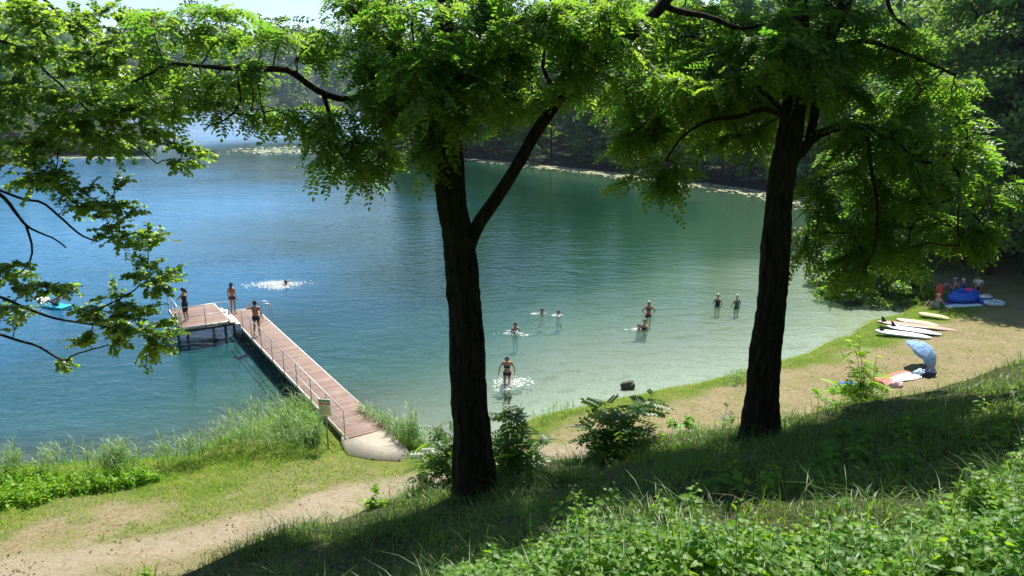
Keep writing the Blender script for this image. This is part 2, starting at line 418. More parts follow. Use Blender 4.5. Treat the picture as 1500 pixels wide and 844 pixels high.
# ------------------------------------------------------------------ lake water
wx = axis(-26, 28, .5, -700, 700, 1.09); wy = axis(20, 60, .5, 12, 900, 1.07)
WX, WY = np.meshgrid(wx, wy)
dep = np.maximum(-ground(WX, WY), 0)
i2 = np.arange(WX.size).reshape(WX.shape)
q2 = np.stack([i2[:-1, :-1], i2[:-1, 1:], i2[1:, 1:], i2[1:, :-1]], -1).reshape(-1, 4)
keep = (SD_ := shore_dist(WX, WY)).ravel()[q2].min(1) < 1.0
s = Soup(); s.add(np.stack([WX, WY, np.zeros_like(WX)], -1).reshape(-1, 3), q2[keep])
def watermat():
    m, nt, nd, lk = mat('lake_water')
    P = geo_pos(nt); depth = attr(nt, 'depth')
    def layer(scale, sx, sy, rz, detail, rough, dist=0):
        mp = N(nt, 'ShaderNodeMapping'); mp.inputs['Rotation'].default_value = (0, 0, rz); mp.inputs['Scale'].default_value = (sx, sy, 1)
        lk.new(P, mp.inputs[0]); return noise_(nt, scale, detail, rough, mp.outputs[0], dist)
    h1 = layer(.55, .45, 1, R(12), 3, .5, .6)          # wind ripples, a metre or two long
    h2 = layer(1.7, .5, 1, R(-14), 3, .55, .5)
    h3 = layer(5.0, .6, 1, R(20), 2, .5, .3)
    calm = layer(.045, .6, 1, R(25), 3, .5)             # patches of rougher and calmer water
    amp = ramp(nt, calm, [(.35, (.55, .55, .55)), (.65, (1.25, 1.25, 1.25))])
    h = math_(nt, 'ADD', math_(nt, 'MULTIPLY', h1, .30), math_(nt, 'ADD', math_(nt, 'MULTIPLY', h2, .24), math_(nt, 'MULTIPLY', h3, .06)))
    h = math_(nt, 'MULTIPLY', h, math_(nt, 'MULTIPLY', amp, attr(nt, 'ruffle')))
    b = N(nt, 'ShaderNodeBump', Strength=1.0, Distance=WAVE); lk.new(h, b.inputs['Height'])
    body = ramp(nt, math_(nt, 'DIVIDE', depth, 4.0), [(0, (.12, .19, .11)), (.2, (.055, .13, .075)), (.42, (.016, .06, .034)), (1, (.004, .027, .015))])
    blue = ramp(nt, math_(nt, 'DIVIDE', depth, 4.0), [(0, (.13, .22, .16)), (.2, (.06, .17, .16)), (.42, (.028, .15, .25)), (1, (.026, .145, .29))])  # body blue raised to stand in for reflected sky
    mud = ramp(nt, math_(nt, 'DIVIDE', depth, 4.0), [(0, (.045, .10, .13)), (.3, (.03, .13, .22)), (1, (.026, .145, .29))])
    blue = mixc(nt, attr(nt, 'mud'), blue, mud)
    body = mixc(nt, attr(nt, 'wood_reflection'), blue, body)  # green body colour painted in for the mirrored woods
    d = N(nt, 'ShaderNodeBsdfDiffuse'); lk.new(body, d.inputs[0]); lk.new(b.outputs[0], d.inputs['Normal'])
    tr = N(nt, 'ShaderNodeBsdfTransparent'); tr.inputs[0].default_value = (.80, .93, .90, 1)
    al = math_(nt, 'SUBTRACT', 1.0, math_(nt, 'POWER', 2.718, math_(nt, 'MULTIPLY', depth, -.95)), True)
    mx = N(nt, 'ShaderNodeMixShader'); lk.new(al, mx.inputs[0]); lk.new(tr.outputs[0], mx.inputs[1]); lk.new(d.outputs[0], mx.inputs[2])
    g = N(nt, 'ShaderNodeBsdfGlossy', Roughness=.04); lk.new(b.outputs[0], g.inputs['Normal'])
    lk.new(math_(nt, 'MULTIPLY', attr(nt, 'ruffle'), .05), g.inputs['Roughness']); fr = N(nt, 'ShaderNodeFresnel', IOR=1.36); lk.new(b.outputs[0], fr.inputs['Normal'])
    sh = N(nt, 'ShaderNodeMixShader'); lk.new(fr.outputs[0], sh.inputs[0]); lk.new(mx.outputs[0], sh.inputs[1]); lk.new(g.outputs[0], sh.inputs[2])
    o = N(nt, 'ShaderNodeOutputMaterial'); lk.new(sh.outputs[0], o.inputs[0]); return m
WAVE = .20
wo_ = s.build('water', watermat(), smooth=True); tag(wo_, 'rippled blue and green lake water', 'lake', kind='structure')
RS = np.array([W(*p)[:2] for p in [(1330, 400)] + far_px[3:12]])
refl_mask = 1 - sstep(32, 70, poly_dist(WX, WY, RS) + (fbm(WX * .06, WY * .06, 31, 3) - .45) * 30)  # where the woods' reflection is painted, out from the right shore
at = wo_.data.attributes.new('ruffle', 'FLOAT', 'POINT'); at.data.foreach_set('value', (.8 + .75 * (1 - sstep(38, 66, WY)) + 5.0 * sstep(80, 190, WY) * (1 - refl_mask)).astype(np.float32).ravel())
at = wo_.data.attributes.new('mud', 'FLOAT', 'POINT'); at.data.foreach_set('value', (1 - sstep(-11, 2, WX)).astype(np.float32).ravel())
at = wo_.data.attributes.new('wood_reflection', 'FLOAT', 'POINT'); at.data.foreach_set('value', refl_mask.astype(np.float32).ravel())
at = wo_.data.attributes.new('depth', 'FLOAT', 'POINT'); at.data.foreach_set('value', dep.astype(np.float32).ravel())

# ------------------------------------------------------------------ the air
s = Soup(); box(s, (0, 660, 54), (2500, 1500, 119))
m, nt, nd, lk = mat('haze_air')
pv = N(nt, 'ShaderNodeVolumePrincipled', Density=.00014, Anisotropy=.2); pv.inputs['Color'].default_value = (.62, .80, 1.0, 1)
o = N(nt, 'ShaderNodeOutputMaterial'); lk.new(pv.outputs[0], o.inputs['Volume'])
hz = s.build('haze', m); tag(hz, 'thin blue summer haze over the lake', 'haze', kind='stuff')
# ------------------------------------------------------------------ leaf templates (x forward, y side, z normal)
def leaflet(x0, y0, ang, L, w, z0=0, fold=.18):
    pts = [(0, 0, 0), (.32, .5, fold), (.72, .42, fold), (1, 0, 0), (.72, -.42, fold), (.32, -.5, fold)]
    ca, sa = math.cos(ang), math.sin(ang); V = []
    for x, y, z in pts:
        x *= L; y *= w; V.append((x0 + ca * x - sa * y, y0 + sa * x + ca * y, z0 + z * w - .12 * x))
    return V
def compound(npair=6, curve=.35, seed=0, L=.24, w=.125):
    rs = np.random.default_rng(seed); V = []; F = []
    for k in range(npair):
        t = .18 + .78 * k / npair; z = -curve * t * t
        for sgn in (1, -1):
            if rs.random() < .06: continue
            n = len(V); q = rs.uniform(.78, 1.15); V += leaflet(t + rs.normal(0, .012), 0, sgn * R(66 + rs.normal(0, 11)), L * q, w * q, z + rs.normal(0, .012), .18 + rs.normal(0, .12)); F += [(n, n + 1, n + 2, n + 3), (n, n + 3, n + 4, n + 5)]
    n = len(V); V += leaflet(.96, 0, rs.normal(0, .15), L, w, -curve * .95); F += [(n, n + 1, n + 2, n + 3), (n, n + 3, n + 4, n + 5)]
    n = len(V); V += [(0, .012, 0), (0, -.012, 0), (.96, -.008, -curve * .9), (.96, .008, -curve * .9)]; F.append((n, n + 1, n + 2, n + 3))
    return np.array(V), np.array(F)
ROB = [compound(4, .25, 1, .29, .155), compound(5, .4, 2, .26, .14), compound(6, .5, 3, .23, .12), compound(3, .15, 4, .33, .17)]
ROB_T, ROB_F = None, None
SAP_T, SAP_F = compound(7, .5)
ALD_T = np.array([(0, 0, 0), (.2, .36, .07), (.62, .46, .09), (1, 0, -.12), (.62, -.46, .09), (.2, -.36, .07)]); ALD_F = np.array([(0, 1, 2, 3), (0, 3, 4, 5)])
def nettle_leaf():
    L, Rr = [], []
    for t, w in ((.06, .20), (.18, .37), (.27, .32), (.38, .36), (.47, .28), (.57, .30), (.66, .21), (.76, .21), (.85, .11)):
        L.append((t, w, .10 * w * 4 * .5 - .28 * t * t))
    V = [(0, 0, 0)] + L + [(1, 0, -.30)] + [(a, -b, c) for a, b, c in L] + [(t, 0, -.28 * t * t) for t in (.18, .38, .57, .76)]
    n = len(L); tip = n + 1; r0 = n + 2; m0 = r0 + n
    F = []
    mid = [0, m0, m0, m0 + 1, m0 + 1, m0 + 2, m0 + 2, m0 + 3, m0 + 3, tip]
    for base, flip in ((1, False), (r0, True)):
        ch = [0] + [base + i for i in range(n)] + [tip]
        segs = [(0, 2, 0, m0), (2, 4, m0, m0 + 1), (4, 6, m0 + 1, m0 + 2), (6, 8, m0 + 2, m0 + 3), (8, 10, m0 + 3, tip)]
        for a, b, ma, mb in segs:
            q = [ma] + [ch[i] for i in range(a, b + 1) if ch[i] not in (ma, mb)] + [mb]
            while len(q) < 5: q.append(q[-1])
            F.append(q[::-1] if flip else q)
    G = []
    for q in F:                                           # triangles only
        q = [x for i, x in enumerate(q) if i == 0 or x != q[i - 1]]
        for i in range(1, len(q) - 1): G.append((q[0], q[i], q[i + 1]))
    return np.array(V), np.array(G)
NET_T, NET_F = nettle_leaf()

# ------------------------------------------------------------------ tree building
def unit(v): v = np.asarray(v, float); return v / max(np.linalg.norm(v), 1e-9)
def furrows(seed, amp=.09, k=11):
    rs = np.random.default_rng(seed); ph = rs.random(6) * 6.28
    def f(i, ang, p):
        z = p[2]
        w = np.sin(k * ang + 2.2 * np.sin(z * 1.9 + ph[0]) + ph[1]) + .7 * np.sin((k + 6) * ang - 3 * np.sin(z * 1.3 + ph[2]) + ph[3])
        chips = rs.normal(0, .35, len(ang))
        return 1 + amp * (w * .5 + chips * .6) + .05 * np.sin(2 * ang + z * .8 + ph[4]) + .045 * np.sin(z * 4.1 + 1.5 * np.sin(ang + ph[5]) + ph[0]) * np.sin(z * 1.7 + ang + ph[1])
    return f
def limb(s, P, r0, r1, n=None, sides=10, seed=0, amp=.06, k=7):
    P = np.asarray(P, float)
    L = np.sum(np.linalg.norm(np.diff(P, axis=0), axis=1)); n = n or max(6, int(L / (.07 if sides > 20 else .12)))
    Q = spline(P, n); t = np.linspace(0, 1, n); r = r0 + (r1 - r0) * t if not hasattr(r0, '__len__') else np.interp(t, np.linspace(0, 1, len(r0)), r0)
    tube(s, Q, r, sides, rough=furrows(seed, amp, k) if sides >= 8 else None)
    return Q
def shadow_px(P):
    """where the shadow of each point falls, in photo pixels (nan if outside)"""
    P = np.atleast_2d(P).astype(float); Q = P.copy(); hit = np.zeros(len(P), bool)
    for _ in range(50):
        g = ground(Q[:, 0], Q[:, 1]); hit |= Q[:, 2] <= np.maximum(g, 0) + .05
        Q = np.where(hit[:, None], Q, Q - SUN * .45)
    return proj(Q)
def inpoly(p, poly):
    x, y = p[:, 0], p[:, 1]; c = np.zeros(len(p), bool)
    for i in range(len(poly)):
        (x1, y1), (x2, y2) = poly[i], poly[i - 1]
        if y1 == y2: continue
        c ^= ((y1 > y) != (y2 > y)) & (x < (x2 - x1) * (y - y1) / (y2 - y1) + x1)
    return c
def spray(ws, leaves, start, end, rad, rs, nsub, nleaf, leafL, flat=.55, droop=.25, r0=.012, compound_=True, lim=None):
    """a branchlet from start into the clump round end, with side twigs and leaves along them"""
    start = np.asarray(start, float); end = np.asarray(end, float)
    d = end - start; L = np.linalg.norm(d) + 1e-6
    mid = start + d * .55 + np.array([rs.normal(0, .06), rs.normal(0, .06), .10 + rs.normal(0, .05)]) * L
    Q = spline([start, mid, end], max(5, int(L / .18)))
    Q[1:-1] += rs.normal(0, .02 * min(L, 1), (len(Q) - 2, 3))
    tube(ws, Q, np.linspace(r0, .005, len(Q)), 5, cap=False)
    out = unit(d)
    for k in range(nsub):
        t = rs.uniform(.45, 1); i = min(int(t * (len(Q) - 1)), len(Q) - 1); a = Q[i]
        v = rs.normal(0, 1, 3); v[2] *= flat; v = unit(v); v = unit(v + out * .55)
        b = end + v * rad * rs.uniform(.45, 1.05)
        b = a + (b - a) * rs.uniform(.75, 1.1)
        l = np.linalg.norm(b - a)
        m = a + (b - a) * .5 + np.array([0, 0, .08 * l]) + rs.normal(0, .05 * l, 3)
        b = b - np.array([0, 0, droop * l * rs.uniform(.3, 1.2)])
        S = spline([a, m, b], 7)
        tube(ws, S, np.linspace(.0045, .0016, 7), 3, cap=False)
        tt = np.linspace(.22, 1, nleaf) + rs.normal(0, .02, nleaf)
        tt = np.clip(tt, .05, 1) * 6; ii = np.minimum(tt.astype(int), 5); fr = (tt - ii)[:, None]
        O = S[ii] * (1 - fr) + S[ii + 1] * fr
        T = S[ii + 1] - S[ii]; T /= np.maximum(np.linalg.norm(T, axis=1, keepdims=True), 1e-9)
        side = np.cross(T, [0, 0, 1.0]); side /= np.maximum(np.linalg.norm(side, axis=1, keepdims=True), 1e-6)
        sg = np.where(np.arange(nleaf) % 2 == 0, 1, -1)[:, None]
        X = T * .55 + side * sg * .85 + rs.normal(0, .28, (nleaf, 3)) + np.array([0, 0, -.22])
        Z = np.array([0, 0, 1.0]) + rs.normal(0, .42, (nleaf, 3))
        leaves.append((O, X, Z, leafL * rs.uniform(.72, 1.18, nleaf)))
def nearest(nodes, p):
    d = np.linalg.norm(nodes[:, :3] - p, axis=1) + np.maximum(nodes[:, 2] - p[2] - .3, 0) * .15
    return nodes[np.argmin(d), :3]
def hero_tree(name, label, base, limbs, regions, T, F, lm, seed, nsub, nleaf, leafL, clump_r, droop, flat, extra=None):
    """limbs: list of (points, radii, sides); regions: photo ellipses (px,py,rx,ry,y0,y1,n)"""
    rs = np.random.default_rng(seed); LITG_ = LITG if base[0] > 1 else []
    root = empty(name, base); tag(root, label, 'tree', None)
    B = np.asarray(base, float)
    bs = Soup(); nodes = []
    for k, (P, r, sd) in enumerate(limbs):
        Q = limb(bs, P, r, None, sides=sd, seed=seed * 31 + k, amp=.13 if sd > 20 else .07, k=11 if sd > 20 else 6)
        nodes.append(Q if k else Q[len(Q) // 2:])
    nodes = np.concatenate(nodes)
    ws = Soup(); lv = []
    ctr = []
    for (px, py, rx, ry, y0, y1, n) in regions:
        pts = []; tries = 0
        while len(pts) < n and tries < n * 60:
            tries += 1
            a = rs.uniform(-1, 1, 2)
            if a @ a > 1: continue
            y = rs.uniform(y0, y1); p = D(px + a[0] * rx, py + a[1] * ry, y)
            if len(LITG_):
                rel = p - LITG_; t_ = rel @ SUN
                if np.any((t_ > .6) & (np.linalg.norm(rel - t_[:, None] * SUN, axis=1) < .45)): continue
            if pts and min(np.linalg.norm(np.array(pts) - p, axis=1)) < clump_r * .55 * (1 - tries / (n * 60)): continue
            pts.append(p)
        ctr += pts
    if extra is not None: ctr += list(extra)
    ctr = np.array(ctr)
    # work outwards so that far clumps hang on nearer ones
    dist = np.array([np.min(np.linalg.norm(nodes - c, axis=1)) for c in ctr])
    for i in np.argsort(dist):
        c = ctr[i]; a = nearest(nodes, c)
        spray(ws, lv, a, c, clump_r * rs.uniform(.75, 1.2), rs, nsub, nleaf, leafL, flat, droop, r0=.008 + .006 * min(np.linalg.norm(c - a), 3))
        k = np.linspace(.4, .95, 4)[:, None]
        nodes = np.concatenate([nodes, a + (c - a) * k + np.array([0, 0, .05])])
    bs.build('trunk', M['bark'], root, True, loc=B).location = (0, 0, 0)
    t = ws.build('twigs', M['twig'], root, True, loc=B); t.location = (0, 0, 0)
    ls = Soup(); O, X, Z, S_ = [np.concatenate([l[k] for l in lv]) for k in range(4)]
    if T is None:
        pick = rs.integers(0, len(ROB), len(O))
        for k, (T_, F_) in enumerate(ROB): m_ = pick == k; scatter(ls, T_, F_, O[m_], X[m_], Z[m_], S_[m_] * (.72 if k == 3 else 1))
    else: scatter(ls, T, F, O, X, Z, S_)
    c = ls.build('crown', lm, root, loc=B); c.location = (0, 0, 0)
    print(name, 'clumps', len(ctr), 'leaves', len(O))
    return root
def PX(pts, y): return [D(p[0], p[1], (p[2] if len(p) > 2 else y)) for p in pts]
def base_ext(P, d=.5):
    """carry a trunk's foot below the soil"""
    P = [np.asarray(p, float) for p in P]; return [P[0] - np.array([0, 0, d])] + P

# canopy above the frame that shades the bank: find places along the sun's rays
LIT = [[(560, 860), (640, 800), (820, 745), (1000, 738), (1180, 745), (1330, 742), (1420, 690), (1560, 600), (1560, 900), (560, 900)],
       [(1130, 640), (1300, 560), (1560, 500), (1560, 610), (1420, 630), (1300, 640)],
       [(-400, 900), (-400, 640), (600, 640), (600, 720), (300, 800), (200, 860)], [(600, 720), (600, 600), (1560, 380), (1560, 520), (1250, 620), (930, 660), (780, 690)]]
SHADE = [(260, 850), (480, 765), (700, 705), (950, 688), (1120, 652), (1300, 632), (1500, 612), (1520, 660), (1330, 725), (1000, 730), (820, 735), (640, 790), (540, 850)]
LITLEAF = None
def shade_clumps(n, trunk, rs, hmin, hmax, reach):
    out = []; tries = 0
    while len(out) < n and tries < 14000:
        tries += 1
        p = np.array([[rs.uniform(250, 1540), rs.uniform(600, 850)]])
        if not inpoly(p, SHADE)[0]: continue
        r = ray(*p[0]); lo, hi = 2.0, 16.0
        for _ in range(22):
            m = (lo + hi) / 2; q = CAM + r / r[1] * m
            if q[2] > gz(q[0], q[1]): lo = m
            else: hi = m
        g = CAM + r / r[1] * lo
        h = rs.uniform(hmin, hmax); c = g + SUN * (h / SUN[2])
        if np.hypot(c[0] - trunk[0], c[1] - trunk[1]) > reach: continue
        rel = c - LITLEAF; tt = rel @ SUN
        if np.any((tt > 0) & (np.linalg.norm(rel - tt[:, None] * SUN, axis=1) < .62)): continue
        pr = proj(c)[0]
        if pr[1] > -30 and -40 < pr[0] < 1540: continue
        if out and min(np.linalg.norm(np.array(out) - c, axis=1)) < .30: continue
        out.append(c)
    print('shade clumps', len(out), tries)
    return out

def gbase(px, py):
    r = ray(px, py); lo, hi = 3.0, 14.0
    for _ in range(30):
        m = (lo + hi) / 2; q = CAM + r / r[1] * m
        if q[2] > gz(q[0], q[1]): lo = m
        else: hi = m
    return CAM + r / r[1] * lo
LITG = np.array([gbase(px, py) for px in range(1180, 1560, 30) for py in ((575 if px < 1300 else 560), 585 - (px - 1180) * .04)])
LITLEAF = np.concatenate([LITG, np.array([D(*p) for p in [(955, 140, 9.5), (1000, 200, 9.2), (920, 100, 9.4), (940, 190, 9.2), (1040, 210, 9), (1340, 110, 9.3), (1400, 180, 9.2), (1290, 90, 9.2), (1360, 250, 9), (1420, 270, 9), (300, 60, 8), (530, 232, 8), (250, 90, 8), (340, 120, 8), (430, 70, 8), (560, 60, 7.8), (800, 40, 8), (890, 60, 8)]])])
# ------------------------------------------------------------------ black locust with the low right fork
yA = 7.9
bA = gbase(697, 722); bB = gbase(1112, 640)
yA = bA[1]; yB = bB[1]
print('trunk feet', bA, bB)
w = lambda px: px / FPX * yA / 2 * .99
rA = np.random.default_rng(11)
limbsA = [
    (base_ext(PX([(697, 722), (693, 660), (688, 600), (684, 500), (680, 440), (671, 350), (662, 300), (657, 225), (645, 165), (640, 100), (652, 20), (655, -80), (662, -220), (668, -340)], yA)),
     [w(98), w(70), w(56), w(52), w(50), w(49), w(47), w(44), w(41), w(36), w(28), w(26), w(22), w(16), w(8)], 40),
    (PX([(684, 385), (692, 350), (703, 325), (722, 298), (742, 268), (764, 232), (782, 200), (803, 168), (825, 137), (864, 101), (904, 66), (938, 40), (970, 8), (1000, -40), (1040, -130)], yA),
     [w(14), w(19), w(18), w(17), w(17), w(17), w(19), w(19), w(18), w(16), w(14), w(12), w(8)], 16),
    (PX([(655, 215), (668, 160), (690, 110), (704, 40), (716, -40), (740, -140)], yA + .1), [w(24), w(25), w(22), w(17), w(9)], 14),
    (PX([(652, 205), (632, 175, yA + .1), (600, 145, yA + .3), (570, 120, yA + .4), (520, 145, yA + .4), (480, 140, yA + .3), (452, 124, yA + .2), (425, 104, yA + .1), (400, 101, yA), (345, 100, yA - .1), (290, 97, yA), (250, 93, yA), (228, 104, yA), (192, 121, yA)], yA),
     [w(12), w(12), w(10), w(10), w(9), w(9), w(8), w(6), w(4), w(3)], 8),
    (PX([(640, 130), (610, 100), (570, 66), (540, 40), (510, 10), (470, -50)], yA - .1), [w(16), w(15), w(13), w(11), w(8)], 10),
    (PX([(474, 140), (482, 165), (490, 195), (497, 225), (512, 235), (530, 225), (546, 240), (552, 262)], yA + .3), [w(7), w(6), w(5), w(3), w(2)], 6),
    (PX([(484, 170), (470, 190), (455, 189), (452, 200)], yA + .3), [w(4), w(2)], 5),
    (PX([(345, 100), (352, 150), (330, 175), (305, 185)], yA), [w(4), w(3), w(2)], 5),
    (PX([(378, 102), (380, 140), (386, 165), (390, 180)], yA), [w(3), w(2), w(1.5)], 5),
    (PX([(970, 8), (1000, 18), (1040, 25), (1085, 42), (1110, 38)], yA), [w(9), w(8), w(6), w(4)], 8),
    (PX([(822, 140), (805, 118), (795, 100), (800, 60)], yA - .1), [w(8), w(6), w(4)], 6),
]
regA = [(300, 45, 100, 38, 7.6, 8.8, 9), (330, 115, 80, 30, 7.4, 8.4, 7), (240, 85, 55, 50, 7.6, 8.6, 6), (415, 165, 50, 14, 7.6, 8.4, 4), (300, 165, 50, 12, 7.7, 8.3, 3),
        (430, 60, 55, 25, 7.4, 8.6, 7), (540, 15, 60, 22, 7.2, 8.4, 7), (555, 85, 60, 42, 7, 8.4, 10), (530, 232, 50, 30, 7.7, 8.4, 12), (478, 190, 30, 18, 7.7, 8.3, 4),
        (530, 150, 60, 28, 7.4, 8.6, 6),
        (650, 85, 120, 75, 6.8, 9.2, 28), (780, 75, 130, 65, 6.9, 9.2, 26), (720, 5, 210, 25, 6.9, 9.2, 18), (638, 205, 12, 40, 7.4, 7.7, 4), (880, 50, 65, 45, 7.2, 8.8, 10),
        (605, 150, 55, 32, 7.2, 8.6, 7), (770, 155, 50, 18, 7.6, 8.8, 6), (712, 150, 45, 20, 7.4, 8.6, 6), (935, 30, 50, 35, 7.5, 9, 7), (650, 110, 30, 65, 6.8, 7.5, 12), (840, 60, 60, 40, 7, 7.6, 7)]
tA = hero_tree('black_locust_tree', 'tall black locust tree with a low right fork beside the jetty landing', bA, limbsA, regA, ROB_T, ROB_F, M['robinia'], 3, 6, 6, .205, .29, .10, .42,
               extra=shade_clumps(160, bA, rA, 4.5, 13, 5.5) + [D(px, py, 8.9) + SUN * t for px, py, t in [(905, 640, 4.6), (880, 680, 5), (940, 620, 5.2), (860, 650, 5.6), (930, 680, 4.9), (960, 650, 5.8), (900, 610, 6.2), (870, 620, 6.6), (950, 690, 5.4), (910, 700, 5.8)]])  # listed clumps are added up the sun's rays to shade the sapling
# ------------------------------------------------------------------ black locust on the right
w = lambda px: px / FPX * yB / 2 * .95
rB = np.random.default_rng(12)
limbsB = [
    (base_ext(PX([(1112, 640), (1115, 600), (1119, 540), (1126, 480), (1133, 420), (1137, 350), (1144, 270), (1155, 210), (1162, 165), (1168, 110), (1170, 40), (1166, -60), (1175, -200), (1180, -330)], yB)),
     [w(94), w(62), w(51), w(46), w(42), w(40), w(38), w(37), w(36), w(32), w(28), w(25), w(22), w(15), w(8)], 40),
    (PX([(1158, 235), (1172, 224), (1188, 205), (1205, 194), (1230, 187), (1248, 184), (1275, 188), (1302, 202), (1330, 225), (1350, 265)], yB), [w(18), w(15), w(12), w(11), w(9), w(7), w(5), w(3)], 10),
    (PX([(1180, 218), (1190, 185), (1196, 150), (1200, 110), (1208, 75), (1222, 40), (1238, 5), (1250, -60), (1270, -160)], yB + .1), [w(14), w(14), w(15), w(17), w(18), w(18), w(14), w(8)], 12),
    (PX([(1155, 175), (1120, 160), (1080, 172), (1040, 176), (1000, 200), (975, 235)], yB - .2), [w(9), w(7), w(5), w(3)], 7),
    (PX([(1150, 165), (1100, 120), (1050, 100), (990, 110), (940, 130)], yB + .4), [w(9), w(7), w(5), w(3)], 7),
    (PX([(1295, -20), (1306, 20), (1322, 35), (1338, 46)], yB + .3), [w(6), w(5), w(3)], 6),
    (PX([(1206, 80), (1260, 60), (1330, 80), (1400, 110)], yB + .3), [w(9), w(7), w(5), w(3)], 7),
    (PX([(1325, 220), (1362, 300), (1400, 290), (1440, 330)], yB), [w(6), w(4), w(3)], 6),
    (PX([(1270, 188), (1275, 240), (1285, 300), (1282, 360), (1262, 400)], yB - .1), [w(6), w(5), w(4), w(2)], 6),
    (PX([(1335, 235), (1402, 250), (1403, 320), (1405, 360)], yB + .1), [w(5), w(4), w(2)], 6),
]
regB = [(955, 140, 58, 65, 8.6, 10.4, 19), (1020, 190, 62, 38, 8.4, 10, 13), (982, 255, 24, 22, 8.4, 9, 6), (925, 95, 35, 50, 8.6, 10, 7), (1090, 180, 45, 38, 8.2, 10, 9), (930, 195, 25, 30, 8.8, 9.6, 5), (915, 272, 6, 6, 8.8, 9, 1),
        (1090, 75, 110, 68, 7.8, 10.2, 25), (1205, 55, 80, 55, 7.8, 10, 18), (1010, 35, 80, 35, 8.2, 10, 12), (1110, 140, 45, 38, 8.2, 9.8, 7), (1225, 130, 30, 40, 8.2, 9.6, 6),
        (1300, 110, 80, 62, 8.2, 10.4, 22), (1380, 175, 50, 52, 8.4, 10, 12), (1268, 220, 65, 45, 8.2, 10, 13), (1345, 275, 80, 58, 8.2, 10.2, 19), (1258, 315, 40, 50, 8.2, 9.6, 13),
        (1245, 385, 24, 22, 8.4, 9, 5), (1415, 245, 45, 52, 8.4, 9.8, 9), (1330, 350, 70, 30, 8.4, 9.8, 12), (1178, 355, 10, 25, 8.5, 8.9, 3), (1470, 295, 26, 30, 8.4, 9.4, 4), (1440, 350, 50, 22, 8.6, 9.6, 6),
        (1205, 290, 16, 34, 8.4, 9, 4), (1165, 75, 40, 58, 7.3, 8.1, 12), (1225, 60, 30, 50, 7.6, 8.2, 6), (1290, 195, 70, 22, 7.7, 8.2, 7), (1360, 250, 40, 40, 7.8, 8.3, 5), (1060, 120, 60, 50, 7.6, 8.2, 7), (1010, 110, 50, 45, 7.8, 8.6, 7)]
tB = hero_tree('black_locust_tree', 'tall black locust tree with drooping right boughs over the beach', bB, limbsB, regB, ROB_T, ROB_F, M['robinia'], 4, 6, 6, .205, .30, .12, .42,
               extra=shade_clumps(150, bB, rB, 4.5, 13, 5.5))
# ------------------------------------------------------------------ alder on the left, trunk outside the frame
yC = 12.0
bC = np.array([-13.0, 12.4, 0]); bC[2] = gz(bC[0], bC[1])
w = lambda px: px / FPX * yC / 2
limbsC = [
    ([bC - [0, 0, .4], bC + [0, 0, 2], bC + [.2, 0, 5], bC + [.1, 0, 9], bC + [.3, 0, 13]], [.24, .2, .18, .13, .05], 14),
    ([bC + [.15, 0, 4.2]] + PX([(-180, 235), (-60, 255), (0, 279), (35, 292), (62, 297), (88, 318), (118, 344), (143, 354)], yC), [w(12), w(10), w(8), w(7), w(6), w(5), w(4), w(3)], 8),
    (PX([(-60, 250), (0, 285), (22, 310), (38, 330), (58, 341), (80, 350), (97, 363)], yC + .1), [w(7), w(6), w(5), w(3), w(2)], 6),
    (PX([(38, 330), (47, 360), (46, 375), (40, 390), (28, 400)], yC + .1), [w(4), w(3), w(2)], 5),
    ([bC + [.15, 0, 5.6]] + PX([(-160, 60), (-60, 45), (0, 60), (40, 75), (62, 100), (95, 130), (150, 180), (200, 215), (230, 240)], yC + .3), [w(11), w(9), w(8), w(7), w(5), w(3), w(2)], 8),
    ([bC + [.15, 0, 6]] + PX([(-120, 0), (0, 22), (40, 35), (75, 55)], yC - .2), [w(10), w(8), w(6), w(3)], 8),
    ([bC + [.15, 0, 7]] + PX([(-100, -80), (50, -10), (85, 22), (110, 45), (135, 60), (200, 80)], yC + .2), [w(9), w(8), w(7), w(5), w(3)], 8),
    ([bC + [.1, 0, 3.2]] + PX([(-150, 400), (-60, 415), (0, 435), (35, 450), (75, 465), (112, 472), (150, 478), (190, 488)], yC - .3), [w(9), w(8), w(8), w(7), w(5), w(4), w(2)], 7),
    (PX([(112, 472), (135, 458), (165, 443), (190, 430), (205, 418)], yC - .3), [w(4), w(3), w(2)], 5),
    ([bC + [.1, 0, 2.4]] + PX([(-140, 455), (-60, 470), (0, 490), (30, 500), (55, 507), (85, 525), (108, 535)], yC - .1), [w(7), w(6), w(6), w(5), w(3)], 6),
    (PX([(96, 529), (108, 520), (128, 514), (160, 505)], yC - .1), [w(3), w(2)], 5),
]
regC = [(50, 90, 80, 80, 11, 13.4, 30), (50, 215, 70, 65, 11, 13, 22), (165, 120, 85, 65, 11.4, 13.2, 26), (200, 195, 75, 38, 11.6, 12.8, 15), (110, 35, 120, 35, 11, 13, 16), (235, 150, 45, 45, 11.6, 12.8, 7),
        (268, 232, 34, 14, 11.8, 12.5, 4), (90, 275, 90, 22, 11.8, 12.6, 8), (150, 305, 55, 22, 11.8, 12.4, 7), (200, 345, 40, 18, 11.8, 12.4, 6),
        (228, 408, 32, 22, 11.4, 12, 6), (175, 468, 62, 16, 11.4, 12, 8), (215, 485, 45, 14, 11.4, 12.1, 6), (135, 500, 40, 12, 11.6, 12.1, 3), (90, 525, 16, 8, 11.8, 12, 1), (22, 395, 22, 14, 11.6, 12.3, 3), (15, 460, 22, 16, 11.4, 12.1, 3),
        (60, 420, 55, 14, 11.6, 12.2, 4), (170, 440, 25, 12, 11.5, 12, 2), (140, 180, 60, 40, 11.4, 13, 12), (225, 515, 30, 8, 11.5, 12, 2)]
tC = hero_tree('alder_tree', 'round leaved tree reaching in from the left edge with bare lower branches', bC, limbsC, regC, ALD_T, ALD_F, M['alder'], 5, 10, 14, .074, .40, .03, .26)

